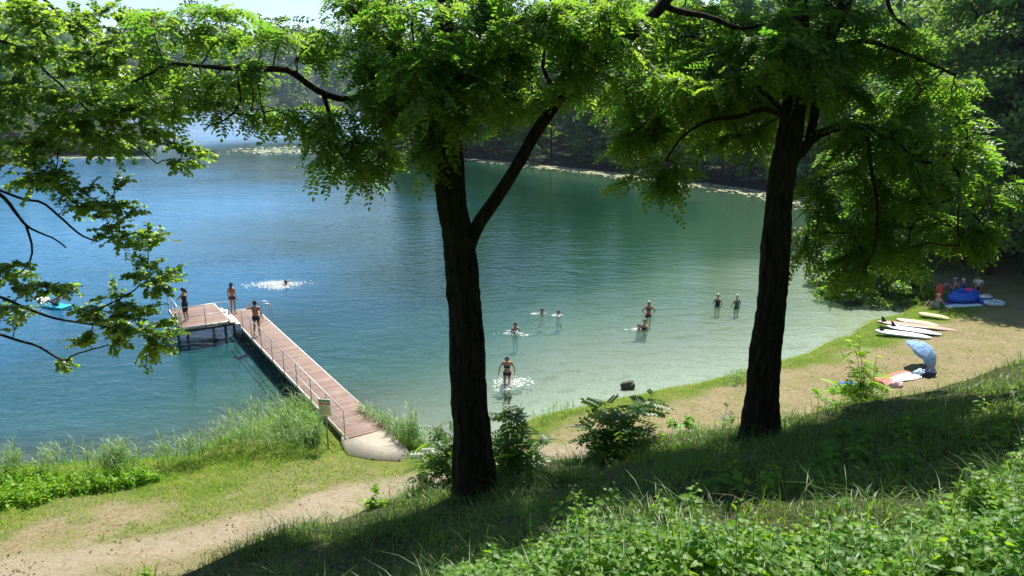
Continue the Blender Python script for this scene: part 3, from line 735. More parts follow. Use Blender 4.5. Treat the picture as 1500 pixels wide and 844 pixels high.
# ------------------------------------------------------------------ the woods
def crown_mesh(name, lm, h, cr, nclump, nleaf, lsize, seed, bottom=.12, top_taper=.6):
    """a broad crown: leaf faces gathered into uneven clumps"""
    rs = np.random.default_rng(seed); s = Soup()
    for k in range(nclump):
        t = rs.uniform(bottom, 1); prof = math.sin(math.pi * min(1, (t - bottom * .6) / (1 - bottom * .6)) ** top_taper) ** .7 if t < 1 else 0
        a = rs.uniform(0, 6.283); q = cr * prof * math.sqrt(rs.uniform(.25, 1))
        c = np.array([q * math.cos(a), q * math.sin(a), h * t * .97]); rr = cr * rs.uniform(.16, .34)
        n = max(4, int(nleaf * (rr / (cr * .25)) ** 2 / nclump))
        d = rs.normal(0, 1, (n, 3)); d /= np.linalg.norm(d, axis=1, keepdims=True); d[:, 2] = np.abs(d[:, 2]) * .9 - .25
        O = c + d * rr * rs.uniform(.55, 1.08, (n, 1)) * np.array([1.15, 1.15, .8])
        Z = d + np.array([0, 0, .6]) + rs.normal(0, .45, (n, 3))
        scatter(s, ALD_T, ALD_F, O, rs.normal(0, 1, (n, 3)), Z, lsize * rs.uniform(.6, 1.25, n), rs.random(n) * .5 + rs.random() * .5)
    return s
def trunk_soup(h, r, seed, cr):
    rs = np.random.default_rng(seed); s = Soup()
    tube(s, spline([(0, 0, -.6), (rs.normal(0, .2), rs.normal(0, .2), h * .4), (rs.normal(0, .5), rs.normal(0, .5), h * .9)], 10), np.linspace(r, r * .25, 10), 8)
    for k in range(7):
        z = h * rs.uniform(.25, .75); a = rs.uniform(0, 6.28); l = cr * rs.uniform(.5, .9)
        tube(s, spline([(0, 0, z), (l * .5 * math.cos(a), l * .5 * math.sin(a), z + l * .35), (l * math.cos(a), l * math.sin(a), z + l * .75)], 6), np.linspace(r * .4, r * .1, 6), 5)
    return s
PROTO = []
for k, (h, cr, nc, nl, ls, lm) in enumerate([(20, 4.6, 60, 5200, .42, 'wood_leaf'), (23, 4.2, 60, 5200, .42, 'wood_leaf'), (17, 5.0, 55, 5000, .42, 'wood_leaf'), (14, 4.0, 50, 4200, .4, 'wood_leaf'), (10, 3.4, 40, 3400, .36, 'pale_leaf'), (20, 5.2, 110, 17000, .24, 'wood_leaf'), (17, 5.6, 100, 15000, .24, 'wood_leaf')]):
    r = empty('woodland_tree'); c = crown_mesh('crown', None, h, cr, nc, nl, ls, 50 + k).build('crown', M[lm], r); t = trunk_soup(h, .24, 70 + k, cr).build('trunk', M['bark'], r, True)
    PROTO.append([r, c, t, False])
def woodtree(k, x, y, sc, label, group, rz, sxy=1.0):
    r, c, t, used = PROTO[k]
    if used:
        r2 = r.copy(); COL.objects.link(r2)
        for ch in (c, t):
            q = ch.copy(); COL.objects.link(q); q.parent = r2
        r = r2
    PROTO[k][3] = True
    r.location = (x, y, gz(x, y) - .1); r.rotation_euler = (0, 0, rz); r.scale = (sc * sxy, sc * sxy, sc)
    tag(r, label, 'tree', group); return r
rs = np.random.default_rng(90)
# along the near wooded shore: walk the shoreline from the right round to the point
shore = [W(px, py)[:2] for px, py in [(1330, 395), (1275, 340), (1235, 306), (1190, 291), (1120, 280), (1050, 268), (960, 259), (880, 249), (790, 240), (690, 232), (610, 229), (562, 219)]]
shore = spline([(*p, 0) for p in shore], 400)[:, :2]
cnt = 0
rows = [(.9, 26, .36, 2), (2.0, 22, .58, 3), (4.0, 18, .5, 2), (7.0, 20, .95, 0), (14, 17, 1.02, 1), (23, 14, 1.08, 2), (35, 10, 1.1, 1)]
for off, n, sc, kk in rows:
    for j in range(n):
        i = int((j + rs.uniform(.1, .9)) / n * 399); p = shore[i]; q = shore[min(i + 3, 399)] - shore[max(i - 3, 0)]
        nrm = np.array([q[1], -q[0]]) / max(np.linalg.norm(q), 1e-6)
        if shore_dist(np.array([p[0] + nrm[0] * 6]), np.array([p[1] + nrm[1] * 6]))[0] < 0: nrm = -nrm
        x, y = p + nrm * (off + rs.uniform(-1.5, 2.5))
        if shore_dist(np.array([x]), np.array([y]))[0] < .8: continue
        k = (kk + int(rs.integers(0, 3))) % 4
        woodtree(k, x, y, sc * rs.uniform(.85, 1.18), 'dark leafy tree in the shaded wood along the lily-edged far shore', 'woodland trees along the far right shore', rs.uniform(0, 6.28), 1.25 if off < 5 else 1.0); cnt += 1
# paler willows at the water's edge
for px, py, sc, lab in [(880, 232, .95, 'pale silvery willow at the water edge, framed by dark woods'), (782, 240, .42, 'small bright bush at the far water edge behind the left trunk fork'), (1100, 272, .6, 'grey green willow low over the lily pads beside the right trunk')]:
    p = W(px, py + 4); d_ = unit(p[:2]); x, y = p[:2] + d_ * 1.6
    woodtree(4, x, y, sc, lab, None, rs.uniform(0, 6.28))
# right hand hillside
for px, py, k, sc in [(1452, 388, 5, .95), (1505, 392, 6, 1.1), (1560, 405, 5, 1.05), (1340, 368, 6, .8), (1412, 368, 5, 1.1), (1490, 368, 6, 1.3), (1380, 348, 5, 1.0), (1640, 415, 5, 1.0), (1560, 376, 6, 1.2), (1325, 342, 5, .8), (1440, 348, 5, 1.2)]:
    p = W(px, py, 1.5); woodtree(k, p[0], p[1], sc, 'tall dark tree of the wooded slope behind the picnic place', 'tall trees behind the right end of the beach', rs.uniform(0, 6.28), .95)
for px in range(50, 232, 13):
    p = W(px, 226.5, 0); woodtree(2 if px % 2 else 3, p[0], p[1], rs.uniform(.2, .34), 'low bush along the edge of the spit across the water', 'bushes on the left spit', rs.uniform(0, 6.28), 1.7)
# spit on the left behind the alder
for px, py, k, sc in [(20, 222, 3, .8), (80, 221, 2, .7), (140, 219, 3, .62), (195, 216, 4, .5), (-60, 222, 2, .9), (-150, 228, 0, .9), (60, 208, 2, .9), (150, 207, 0, .7), (-40, 206, 1, .9)]:
    p = W(px, py, 0); woodtree(k, p[0], p[1], sc, 'leafy tree on the low spit across the water, behind the round leaved boughs', 'trees on the left spit', rs.uniform(0, 6.28))
# far wooded hills: one mass
s = Soup(); n = 0
T0 = [crown_mesh('x', None, 19, 6.0, 26, 420, 1.5, 200 + k) for k in range(4)]
T0 = [(np.concatenate(t.v), np.concatenate([f for f in t.f]), np.concatenate(t.a)) for t in T0]
for k in range(3200):
    x = rs.uniform(-560, 260); y = rs.uniform(330, 860)
    q = proj(np.array([[x, y, 0]]))[0, 0]
    if not (-260 < q < 760): continue
    sd = shore_dist(np.array([x]), np.array([y]))[0]
    if sd < 3 or sd > 190: continue
    if rs.random() > .62: continue
    V, Fq, A = T0[k % 4]; sc = rs.uniform(.8, 1.25); a = rs.uniform(0, 6.28)
    Rm = np.array([[math.cos(a), math.sin(a), 0], [-math.sin(a), math.cos(a), 0], [0, 0, 1]])
    s.add((V @ Rm) * sc + np.array([x, y, gz(x, y) - 1.5]), Fq, A); n += 1
    if n > 620: break
for k in range(900):
    x = rs.uniform(-60, 330); y = rs.uniform(60, 340); sd = shore_dist(np.array([x]), np.array([y]))[0]
    if sd < 26 or sd > 120 or (rs.random() > .55 and y > 130): continue
    V, Fq, A = T0[k % 4]; sc = rs.uniform(.8, 1.1); a = rs.uniform(0, 6.28)
    Rm = np.array([[math.cos(a), math.sin(a), 0], [-math.sin(a), math.cos(a), 0], [0, 0, 1]])
    s.add((V @ Rm) * sc + np.array([x, y, gz(x, y) - 1.5]), Fq, A); n += 1
print('far trees', n, 'near wood', cnt)
fw = s.build('distant_woods', M['wood_leaf']); tag(fw, 'hazy wooded hillside across the far end of the lake', 'woods', kind='stuff')

# unseen woods added behind and beside the photographer to cut sky light
s = Soup(); n = 0
for k in range(700):
    x = rs.uniform(-45, 45); y = rs.uniform(-40, 22)
    if y > -5 and abs(x) < 16 + 1.1 * max(y, 0): continue
    if shore_dist(np.array([x]), np.array([y]))[0] < 6: continue
    V, Fq, A = T0[k % 4]; sc = rs.uniform(.7, 1.0); a = rs.uniform(0, 6.28)
    Rm = np.array([[math.cos(a), math.sin(a), 0], [-math.sin(a), math.cos(a), 0], [0, 0, 1]])
    s.add((V @ Rm) * sc + np.array([x, y, gz(x, y) - 1.5]), Fq, A); n += 1
    if n > 130: break
fw = s.build('sky_screen_woods', M['wood_leaf']); tag(fw, 'woods added behind the viewer, out of the picture, to screen the sky', 'woods', kind='stuff')
# ------------------------------------------------------------------ plain materials
M['deck'] = None
def deckmat():
    m, nt, nd, lk = mat('red_brown_deck_boards')
    P = obj_pos(nt)
    mp = N(nt, 'ShaderNodeMapping'); mp.inputs['Scale'].default_value = (.6, 14, 1); lk.new(P, mp.inputs[0])
    f = noise_(nt, 3, 5, .6, mp.outputs[0]); v = attr(nt, 'v'); f2 = noise_(nt, 1.4, 4, .6, P)
    c = ramp(nt, v, [(0, (.185, .125, .10)), (1, (.285, .20, .16))])
    c = mixc(nt, ramp(nt, f, [(.4, (.35, .35, .35)), (.65, (0, 0, 0))]), c, (.15, .095, .075))
    c = mixc(nt, ramp(nt, f2, [(.5, (0, 0, 0)), (.75, (.5, .5, .5))]), c, (.30, .25, .215))
    p = N(nt, 'ShaderNodeBsdfPrincipled', Roughness=.75); p.inputs['Specular IOR Level'].default_value = .25
    lk.new(c, p.inputs['Base Color']); o = N(nt, 'ShaderNodeOutputMaterial'); lk.new(p.outputs[0], o.inputs[0]); return m
M['deck'] = deckmat()
M['galv'] = plain('galvanised_steel', (.42, .44, .45), .45, .15, 8, .7)
M['pale_edge'] = plain('pale_edge_board', (.62, .58, .52), .7, .15, 5)
M['beam'] = plain('dark_steel_beam', (.09, .10, .11), .6, .2, 8, .3)
M['pile'] = plain('wet_dark_pile', (.06, .065, .06), .6, .3, 10)
M['white'] = plain('white_gelcoat', (.80, .82, .82), .3, .04, 3, 0, .5)
M['black'] = plain('black_rubber', (.025, .025, .028), .5, .2, 10)
M['signw'] = plain('sign_white_enamel', (.74, .76, .70), .4, .04, 4)
M['ink'] = plain('sign_ink', (.07, .08, .08), .5, .05)
M['signg'] = plain('sign_green', (.25, .42, .28), .4, .05)
M['signr'] = plain('sign_red', (.55, .12, .08), .4, .05)
M['signpole'] = plain('green_grey_post', (.20, .28, .22), .5, .1, 8, .3)
M['stone'] = plain('dark_wet_stone', (.05, .05, .042), .7, .5, 5, 0, .4, .8, 9)
M['concrete'] = plain('pale_concrete', (.55, .52, .46), .9, .15, 6, 0, .2, .4, 40)
M['foam'] = leafmat('white_foam', (.85, .88, .88), (.95, .96, .95), (.85, .9, .9), (.95, .95, .95), .4, .02)
M['lily'] = leafmat('lily_pad', (.24, .28, .13), (.55, .56, .36), (.1, .15, .03), (.2, .25, .06), .1, .3, .25)  # glare on the pads is put into their pale colour
SKIN = [plain('skin_tan', (.36, .185, .115), .5, .08, 9), plain('skin_fair', (.50, .30, .22), .5, .08, 9), plain('skin_light', (.56, .38, .30), .5, .08, 9)]
HAIRC = {'dark': plain('dark_hair', (.025, .016, .012), .5, .3, 40), 'brown': plain('brown_hair', (.09, .05, .03), .5, .3, 40),
         'blond': plain('blond_hair', (.42, .31, .16), .5, .25, 40), 'grey': plain('grey_hair', (.5, .48, .45), .5, .2, 40)}
CL = {}
def cloth(col, name):
    if name not in CL: CL[name] = plain(name, col, .8, .15, 14)
    return CL[name]

# ------------------------------------------------------------------ people
J0 = dict(pelvis=(0, 0, .94), waist=(0, -.01, 1.09), chest=(0, 0, 1.28), neckb=(0, -.01, 1.42), neck=(0, 0, 1.49), head=(0, .015, 1.60), crown=(0, .0, 1.645),
          shL=(-.175, 0, 1.385), elL=(-.225, -.03, 1.11), wrL=(-.235, .05, .87), haL=(-.235, .075, .79),
          hiL=(-.085, 0, .90), knL=(-.095, .02, .49), anL=(-.095, -.03, .085), toL=(-.115, .14, .035))
for k in list(J0):
    if k.endswith('L'): J0[k[:-1] + 'R'] = (-J0[k][0], J0[k][1], J0[k][2])
RAD = dict(pelvis=.125, waist=.105, chest=.125, neckb=.07, neck=.052, head=.09, crown=.082, sh=.058, el=.040, wr=.027, ha=.028, hi=.088, kn=.055, an=.036, to=.026)
BONES = [('pelvis', 'waist'), ('waist', 'chest'), ('chest', 'neckb'), ('neckb', 'neck'), ('neck', 'head'), ('head', 'crown')]
for q in 'LR': BONES += [('neckb', 'sh' + q), ('chest', 'sh' + q), ('sh' + q, 'el' + q), ('el' + q, 'wr' + q), ('wr' + q, 'ha' + q), ('pelvis', 'hi' + q), ('hi' + q, 'kn' + q), ('kn' + q, 'an' + q), ('an' + q, 'to' + q)]
def rad(j, fem):
    k = j[:-1] if j[-1] in 'LR' else j; r = RAD[k]
    if fem and k in ('chest', 'sh', 'waist', 'el'): r *= .9
    if fem and k in ('hi', 'pelvis'): r *= 1.05
    return r
def person(loc, rz, label, pose=None, fem=False, skin=0, scale=1.0, wear=(), hair='dark', long=False, tilt=0, cap=None, group=None, skip=False):
    """pose overrides joints (body facing +Y, feet at 0); wear = [(name, colour, bones, tmin, tmax)]"""
    J = {k: np.array(v, float) for k, v in J0.items()}
    if fem:
        for q in 'LR': J['sh' + q][0] *= .88; J['el' + q][0] *= .92
    if pose:
        for k, v in pose.items(): J[k] = np.array(v, float)
    base = Soup()
    fwd = np.cross(J['shR'] - J['shL'], J['chest'] - J['pelvis']); fwd = -unit(fwd) if False else unit(np.cross(J['chest'] - J['pelvis'], J['shR'] - J['shL']))
    sidev = unit(J['shR'] - J['shL']); upv = unit(np.cross(sidev, fwd))
    AX = np.array([sidev, fwd, upv])
    hv = unit(J['crown'] - J['neck']); hf = unit(fwd - hv * (fwd @ hv)); hs = np.cross(hf, hv); HX = np.array([hs, hf, hv])
    for a, b in BONES:
        n = max(4, int(np.linalg.norm(J[b] - J[a]) / .035))
        ra, rb = rad(a, fem), rad(b, fem)
        tor = a in ('pelvis', 'waist', 'chest') and b in ('waist', 'chest', 'neckb')
        for t in np.linspace(0, 1, n):
            c = J[a] + (J[b] - J[a]) * t; r = ra + (rb - ra) * t
            if a.startswith('kn'): r *= 1 + .16 * math.sin(math.pi * min(1, t * 1.6))    # calf
            if a in ('head', 'neck') and b in ('head', 'crown') and a == 'head': continue
            if tor: ellipsoid(base, c, (r * 1.28, r * .82, r), 10, 6, ax=AX)
            else: ellipsoid(base, c, (r, r, r), 8, 6)
    H = J['head']
    ellipsoid(base, H + hv * .03, (.074, .094, .108), 12, 10, ax=HX)           # skull
    ellipsoid(base, H - hv * .045 + hf * .025, (.055, .062, .062), 10, 8, ax=HX)   # jaw
    ellipsoid(base, H + hf * .098 - hv * .008, (.014, .022, .024), 8, 6, ax=HX)     # nose
    for q in (-1, 1): ellipsoid(base, H + hs * q * .078 + hv * .005, (.014, .022, .034), 8, 6, ax=HX)   # ears
    if fem:
        for q in (-1, 1): ellipsoid(base, J['chest'] + sidev * q * .065 + fwd * .085 - upv * .03, (.058, .05, .055), 10, 8, ax=AX)
    for q, sg in (('L', -1), ('R', 1)):
        w_, h_ = J['wr' + q], J['ha' + q]; d = unit(h_ - w_); sd = unit(np.cross(d, fwd) if abs(d @ fwd) < .9 else np.cross(d, upv)); nn = np.cross(d, sd)
        ellipsoid(base, h_, (.042, .018, .045), 8, 6, ax=np.array([nn, sd, d]))
        for k, (o, L) in enumerate(((-.030, .062), (-.010, .075), (.010, .07), (.029, .055))):
            p0 = h_ + d * .035 + nn * o
            for t in np.linspace(0, 1, 6): ellipsoid(base, p0 + d * L * t - sd * sg * .03 * t * t + nn * o * .25 * t, (.010, .010, .010), 6, 4)
        for t in np.linspace(0, 1, 5): ellipsoid(base, h_ - d * .02 + nn * (.038 + .03 * t) + d * .05 * t, (.011, .011, .011), 6, 4)
    o = base.build('body', SKIN[skin]); me0 = o.data
    md = o.modifiers.new('r', 'REMESH'); md.mode = 'VOXEL'; md.voxel_size = .012
    sm = o.modifiers.new('s', 'SMOOTH'); sm.iterations = 3; sm.factor = .5
    dg = bpy.context.evaluated_depsgraph_get(); me = bpy.data.meshes.new_from_object(o.evaluated_get(dg))
    o.modifiers.clear(); o.data = me; bpy.data.meshes.remove(me0); me.name = 'body'
    me.polygons.foreach_set('use_smooth', np.ones(len(me.polygons), bool))
    if not me.materials: me.materials.append(SKIN[skin])
    nv = len(me.vertices); V = np.empty(nv * 3, np.float32); me.vertices.foreach_get('co', V); V = V.reshape(-1, 3).astype(float)
    NV = np.empty(nv * 3, np.float32); me.vertices.foreach_get('normal', NV); NV = NV.reshape(-1, 3).astype(float)
    # nearest bone and how far along it, for cutting the clothes
    bd = np.full(nv, 1e9); bi = np.zeros(nv, int); bt = np.zeros(nv)
    for i, (a, b) in enumerate(BONES):
        d = J[b] - J[a]; t = np.clip(((V - J[a]) @ d) / (d @ d), 0, 1)
        ds = np.linalg.norm(V - J[a] - t[:, None] * d, axis=1) - .6 * (rad(a, fem) * (1 - t) + rad(b, fem) * t)
        k = ds < bd; bd = np.where(k, ds, bd); bi = np.where(k, i, bi); bt = np.where(k, t, bt)
    polys = [tuple(p.vertices) for p in me.polygons]; PA = np.array([p for p in polys if len(p) == 4]) if polys else np.zeros((0, 4), int)
    tq = (V - J['pelvis']) @ unit(J['neckb'] - J['pelvis'])
    root = empty('person', loc, rz); root.rotation_euler = (tilt, 0, rz); root.scale = (scale,) * 3
    tag(root, label, 'person', group)
    o.parent = root
    def shell(name, mask, off, mt, jit=0):
        f = PA[mask[PA].all(1)]
        if len(f) == 0: return None
        u, inv = np.unique(f, return_inverse=True)
        q = Soup(); q.add(V[u] + NV[u] * off, inv.reshape(-1, 4)); c = q.build(name, mt, root, True)
        sd_ = c.modifiers.new('t', 'SOLIDIFY'); sd_.thickness = .006; sd_.offset = 1
        return c
    for (name, mt, bones, lo, hi) in wear:
        ids = [i for i, (a, b) in enumerate(BONES) if any(a.startswith(x.split('-')[0]) and b.startswith(x.split('-')[1]) for x in bones)]
        shell(name, np.isin(bi, ids) & (tq >= lo) & (tq <= hi), .006, mt)
    hl = V - H
    if hair:
        up_, bk = hl @ hv, hl @ hf
        near = np.linalg.norm(hl, axis=1) < .19
        shell('hair', near & (up_ > np.where(bk > .045, .085, np.where(bk > 0, .03, -.05))), .012, HAIRC[hair])
        if long:
            q = Soup(); P = [H + hv * .06 - hf * .085, H - hv * .03 - hf * .10, H - hv * .14 - hf * .095, H - hv * .25 - hf * .10]
            tube(q, spline(P, 10), np.interp(np.linspace(0, 1, 10), [0, .3, .7, 1], [.05, .065, .055, .018]), 10); q.build('ponytail', HAIRC[hair], root, True)
    if cap is not None:
        q = Soup(); ellipsoid(q, H + hv * .065, (.092, .108, .078), 14, 8, ax=HX); ellipsoid(q, H + hv * .06 + hf * .12, (.07, .06, .010), 12, 6, ax=HX); q.build('cap', cap, root, True)
    for sg in (-1, 1):
        q = Soup(); ellipsoid(q, H + hf * .088 + hs * sg * .032 + hv * .018, (.013, .010, .008), 8, 6, ax=HX); q.build('eye', M['black'], root)
    q = Soup(); ellipsoid(q, H + hf * .086 - hv * .048, (.024, .010, .007), 8, 6, ax=HX); q.build('mouth', cloth((.35, .10, .09), 'lips'), root)
    return root
TR = ['pelvis-waist', 'waist-chest', 'pelvis-hi', 'chest-neckb', 'neckb-sh', 'chest-sh']
LEGT = ['hi-kn', 'pelvis-hi', 'pelvis-waist']
def trunks(mt, lo=-.20, hi=.06): return ('swim_trunks', mt, LEGT, lo, hi)
def briefs(mt): return ('bikini_bottom', mt, LEGT, -.115, .045)
def bra(mt): return ('bikini_top', mt, TR, .285, .37)
def onepiece(mt): return ('swimsuit', mt, TR + ['hi-kn'], -.10, .40)
blackc = cloth((.015, .014, .016), 'black_swim_cloth'); redc = cloth((.55, .07, .04), 'red_cloth'); navy = cloth((.02, .03, .09), 'navy_cloth')
tealc = cloth((.04, .12, .13), 'teal_cloth'); whitec = cloth((.75, .74, .72), 'white_cloth'); bluec = cloth((.03, .10, .42), 'blue_cloth'); purple = cloth((.10, .09, .28), 'purple_cloth'); greyc = cloth((.35, .40, .38), 'pale_grey_cloth')

DZ = .70
# jetty frame: s along the walkway, n to its right
JO = np.array([-5.6, 23.1, 0]); JA = np.array([-.540, .8417, 0]); JN = np.array([.8417, .540, 0])
def jp(s_, n_, z): return JO + JA * s_ + JN * n_ + np.array([0, 0, z])
JAX = np.array([JN, JA, [0, 0, 1]])
WLK, WID = 18.1, 1.42
jroot = empty('jetty', JO); tag(jroot, 'red brown boarded jetty with grey railings and a raised side platform', 'jetty')
def jbuild(s_, name, m_, parent=None, smooth=False):
    o = s_.build(name, m_, parent or jroot, smooth, loc=JO); o.location = (0, 0, 0); return o
def boards(s0, s1, n0, n1, z, name, along=False):
    q = Soup(); k = 0; bw = .145
    rs = np.random.default_rng(int(s0 * 10) + 3)
    a = s0
    while a + bw <= s1 + 1e-6:
        n_ = q.n; e = rs.normal(0, .006)
        box(q, jp(a + bw / 2, (n0 + n1) / 2 + e, z - .02 + rs.normal(0, .0012)), (n1 - n0, bw - .012, .036), ax=JAX, bev=.004)
        q.a[-1] = np.full(q.n - n_, rs.random()); a += bw
    return jbuild(q, name, M['deck'])
boards(0, WLK, 0, WID, DZ, 'walkway_deck')
PS0, PS1, PN0, PN1, PZ = 15.0, 18.75, -2.75, -.56, 1.1
boards(PS0, PS1, PN0, PN1, PZ, 'platform_deck')
q = Soup(); bar(q, jp(0, -.025, DZ - .07), jp(PS0 - .1, -.025, DZ - .07), .045, .15); bar(q, jp(0, WID + .025, DZ - .07), jp(WLK, WID + .025, DZ - .07), .045, .15); bar(q, jp(WLK + .025, 0, DZ - .07), jp(WLK + .025, WID, DZ - .07), .045, .15)
jbuild(q, 'edge_board', M['pale_edge'])
q = Soup(); bar(q, jp(PS0 - .025, PN0, PZ - .07), jp(PS0 - .025, PN1, PZ - .07), .045, .15); bar(q, jp(PS0, PN0 - .025, PZ - .07), jp(PS1, PN0 - .025, PZ - .07), .045, .15); bar(q, jp(PS1 + .025, PN0, PZ - .07), jp(PS1 + .025, PN1, PZ - .07), .045, .15); bar(q, jp(PS0, PN1 + .025, PZ - .07), jp(PS1, PN1 + .025, PZ - .07), .045, .15)
jbuild(q, 'platform_edge_board', M['pale_edge'])
for i, (n0, z) in enumerate(((-.50, .97), (-.25, .84))):
    q = Soup(); box(q, jp((PS0 + WLK) / 2, n0 + .12, z - .02), (.235, WLK - PS0 - .1, .04), ax=JAX, bev=.004); jbuild(q, 'step', M['pale_edge'])
q = Soup()
for n_ in (.15, WID - .15): bar(q, jp(.1, n_, DZ - .15), jp(WLK - .1, n_, DZ - .15), .09, .2)
for k in range(8): bar(q, jp(2.2 + k * 2.2, .1, DZ - .32), jp(2.2 + k * 2.2, WID - .1, DZ - .32), .10, .14)
jbuild(q, 'walkway_beams', M['beam'])
q = Soup()
for n_ in (PN0 + .2, PN1 - .2): bar(q, jp(PS0 + .1, n_, PZ - .16), jp(PS1 - .1, n_, PZ - .16), .09, .2)
for s_ in (PS0 + .3, PS1 - .3): bar(q, jp(s_, PN0 + .02, PZ - .30), jp(s_, PN1 + .4, PZ - .30), .10, .13)
jbuild(q, 'platform_beams', M['beam'])
for k in range(1, 8):
    for n_ in (.16, WID - .16):
        q = Soup(); p = jp(2.2 + k * 2.2, n_, 0); tube(q, [p + [0, 0, DZ - .3], p - [0, 0, 3.2]], .065, 10); jbuild(q, 'pile', M['pile'], None, True)
for s_ in (PS0 + .3, PS1 - .3):
    for n_ in (PN0 + .25, PN1 - .15):
        q = Soup(); p = jp(s_, n_, 0); tube(q, [p + [0, 0, PZ - .25], p - [0, 0, 3.8]], .07, 10); jbuild(q, 'pile', M['pile'], None, True)
def railing(pts, zs, npost, name, hgt=1.0):
    """posts between pts; top rail and knee rail"""
    r = Soup(); q = Soup()
    P = np.array(pts, float)
    tube(r, [p + [0, 0, hgt] for p in P], .022, 8); tube(r, [p + [0, 0, hgt * .5] for p in P], .015, 8)
    o = jbuild(r, name, M['galv'], None, True)
    for a, b in zip(P[:-1], P[1:]):
        n = npost
        for t in np.linspace(0, 1, n):
            c = a + (b - a) * t; z = Soup(); tube(z, [c - [0, 0, .18], c + [0, 0, hgt]], .02, 8); jbuild(z, 'rail_post', M['galv'], o, True)
    return o
railing([jp(.05, -.075, DZ), jp(14.35, -.075, DZ)], 0, 9, 'walkway_railing', 1.02)
railing([jp(PS0 - .075, PN1, PZ), jp(PS0 - .075, PN0 - .02, PZ)], 0, 3, 'platform_railing')
railing([jp(PS0 + .02, PN0 - .075, PZ), jp(PS1 - .3, PN0 - .075, PZ)], 0, 4, 'platform_railing')
for s_ in (14.95, 15.5):
    q = Soup(); P = [jp(s_, WID - .45, DZ), jp(s_, WID - .45, DZ + .55), jp(s_, WID - .40, DZ + .85), jp(s_, WID - .2, DZ + 1.0), jp(s_, WID + .02, DZ + .95), jp(s_, WID + .12, DZ + .7), jp(s_, WID + .12, -1.0)]
    tube(q, spline(P, 30), .022, 8); jbuild(q, 'ladder_rail', M['galv'], None, True)
for z in (.35, .08, -.2, -.5):
    q = Soup(); tube(q, [jp(14.95, WID + .12, z), jp(15.5, WID + .12, z)], .02, 8); jbuild(q, 'ladder_rung', M['galv'])
# brick landing at the shore end
def pavemat():
    m, nt, nd, lk = mat('pale_pavers')
    P = obj_pos(nt); mp = N(nt, 'ShaderNodeMapping'); mp.inputs['Rotation'].default_value = (0, 0, R(-32)); lk.new(P, mp.inputs[0])
    b = N(nt, 'ShaderNodeTexBrick', Scale=4.2, **{'Mortar Size': .014}); lk.new(mp.outputs[0], b.inputs['Vector'])
    b.inputs['Color1'].default_value = (.29, .26, .21, 1); b.inputs['Color2'].default_value = (.36, .33, .27, 1); b.inputs['Mortar'].default_value = (.19, .165, .12, 1)
    f = noise_(nt, 2.2, 5, .6, P); c = mixc(nt, ramp(nt, f, [(.5, (0, 0, 0)), (.75, (.5, .5, .5))]), b.outputs[0], (.33, .28, .18))
    p = N(nt, 'ShaderNodeBsdfPrincipled', Roughness=.9); lk.new(c, p.inputs['Base Color']); o = N(nt, 'ShaderNodeOutputMaterial'); lk.new(p.outputs[0], o.inputs[0]); return m
poly = [W(500, 642, .62), W(567, 630.5, .62), W(597, 655, .62), W(587, 668, .62), W(546, 668, .62), W(511, 663, .62)]
zt = max(gz(p[0], p[1]) for p in poly) + .03; zt = min(zt, DZ - .01)
q = Soup(); n = len(poly); zs = [.675 if i < 2 else max(gz(p[0], p[1]) + .07, .56) for i, p in enumerate(poly)]; V = [(p[0], p[1], z) for p, z in zip(poly, zs)] + [(p[0], p[1], z - .6) for p, z in zip(poly, zs)]
q.addl(V, [tuple(range(n))[::-1]] + [(i, (i + 1) % n, n + (i + 1) % n, n + i) for i in range(n)])
lp = q.build('paved_landing', pavemat()); tag(lp, 'pale paved landing at the foot of the jetty', 'path', kind='structure')
bm = bmesh.new(); bm.from_mesh(lp.data); bmesh.ops.recalc_face_normals(bm, faces=bm.faces); bm.to_mesh(lp.data); bm.free()
# low pale kerb stone beside the landing
a, b = W(600, 661, .6), W(648, 652, .6); c = (a + b) / 2; c[2] = gz(c[0], c[1]) - .02; d = unit([b[0] - a[0], b[1] - a[1], 0])
q = Soup(); box(q, c, (np.linalg.norm((b - a)[:2]), .34, .26), ax=np.array([d, [-d[1], d[0], 0], [0, 0, 1]]), bev=.04)
tag(q.build('kerb_stone', M['concrete']), 'long pale kerb stone lying beside the paved landing', 'kerb stone')
# sign
sp = W(480.5, 652, .6); sp[2] = gz(sp[0], sp[1])
sg = empty('notice_sign', sp, R(-8)); tag(sg, 'notice board with green header and red band on a post by the jetty', 'sign')
q = Soup(); tube(q, [(0, 0, -.3), (0, 0, 1.78)], .026, 10); q.build('post', M['signpole'], sg, True)
q = Soup(); box(q, (0, -.045, 1.52), (.42, .02, .60), bev=.004); bd = q.build('board', M['signw'], sg)
q = Soup(); box(q, (0, -.0575, 1.765), (.412, .005, .10)); q.build('header_band', M['signg'], bd)
q = Soup(); box(q, (0, -.0575, 1.655), (.412, .005, .055)); q.build('red_band', M['signr'], bd)
q = Soup(); tube(q, [(-.14 + .028 * math.cos(t), -.062, 1.765 + .028 * math.sin(t)) for t in np.linspace(.6, 5.6, 12)], .006, 5); box(q, (.05, -.0615, 1.765), (.22, .003, .02))
q.build('emblem', M['ink'], bd)
q = Soup(); rs = np.random.default_rng(5)
for k in range(7):
    z = 1.585 - k * .045
    if k % 2 == 0: box(q, (-.175, -.0575, z), (.022, .004, .018))
    x = -.15
    while x < .12:
        l = rs.uniform(.02, .06); box(q, (x + l / 2, -.0575, z), (l, .004, .011)); x += l + .012
    if k > 5: break
q.build('printed_lines', M['ink'], bd)

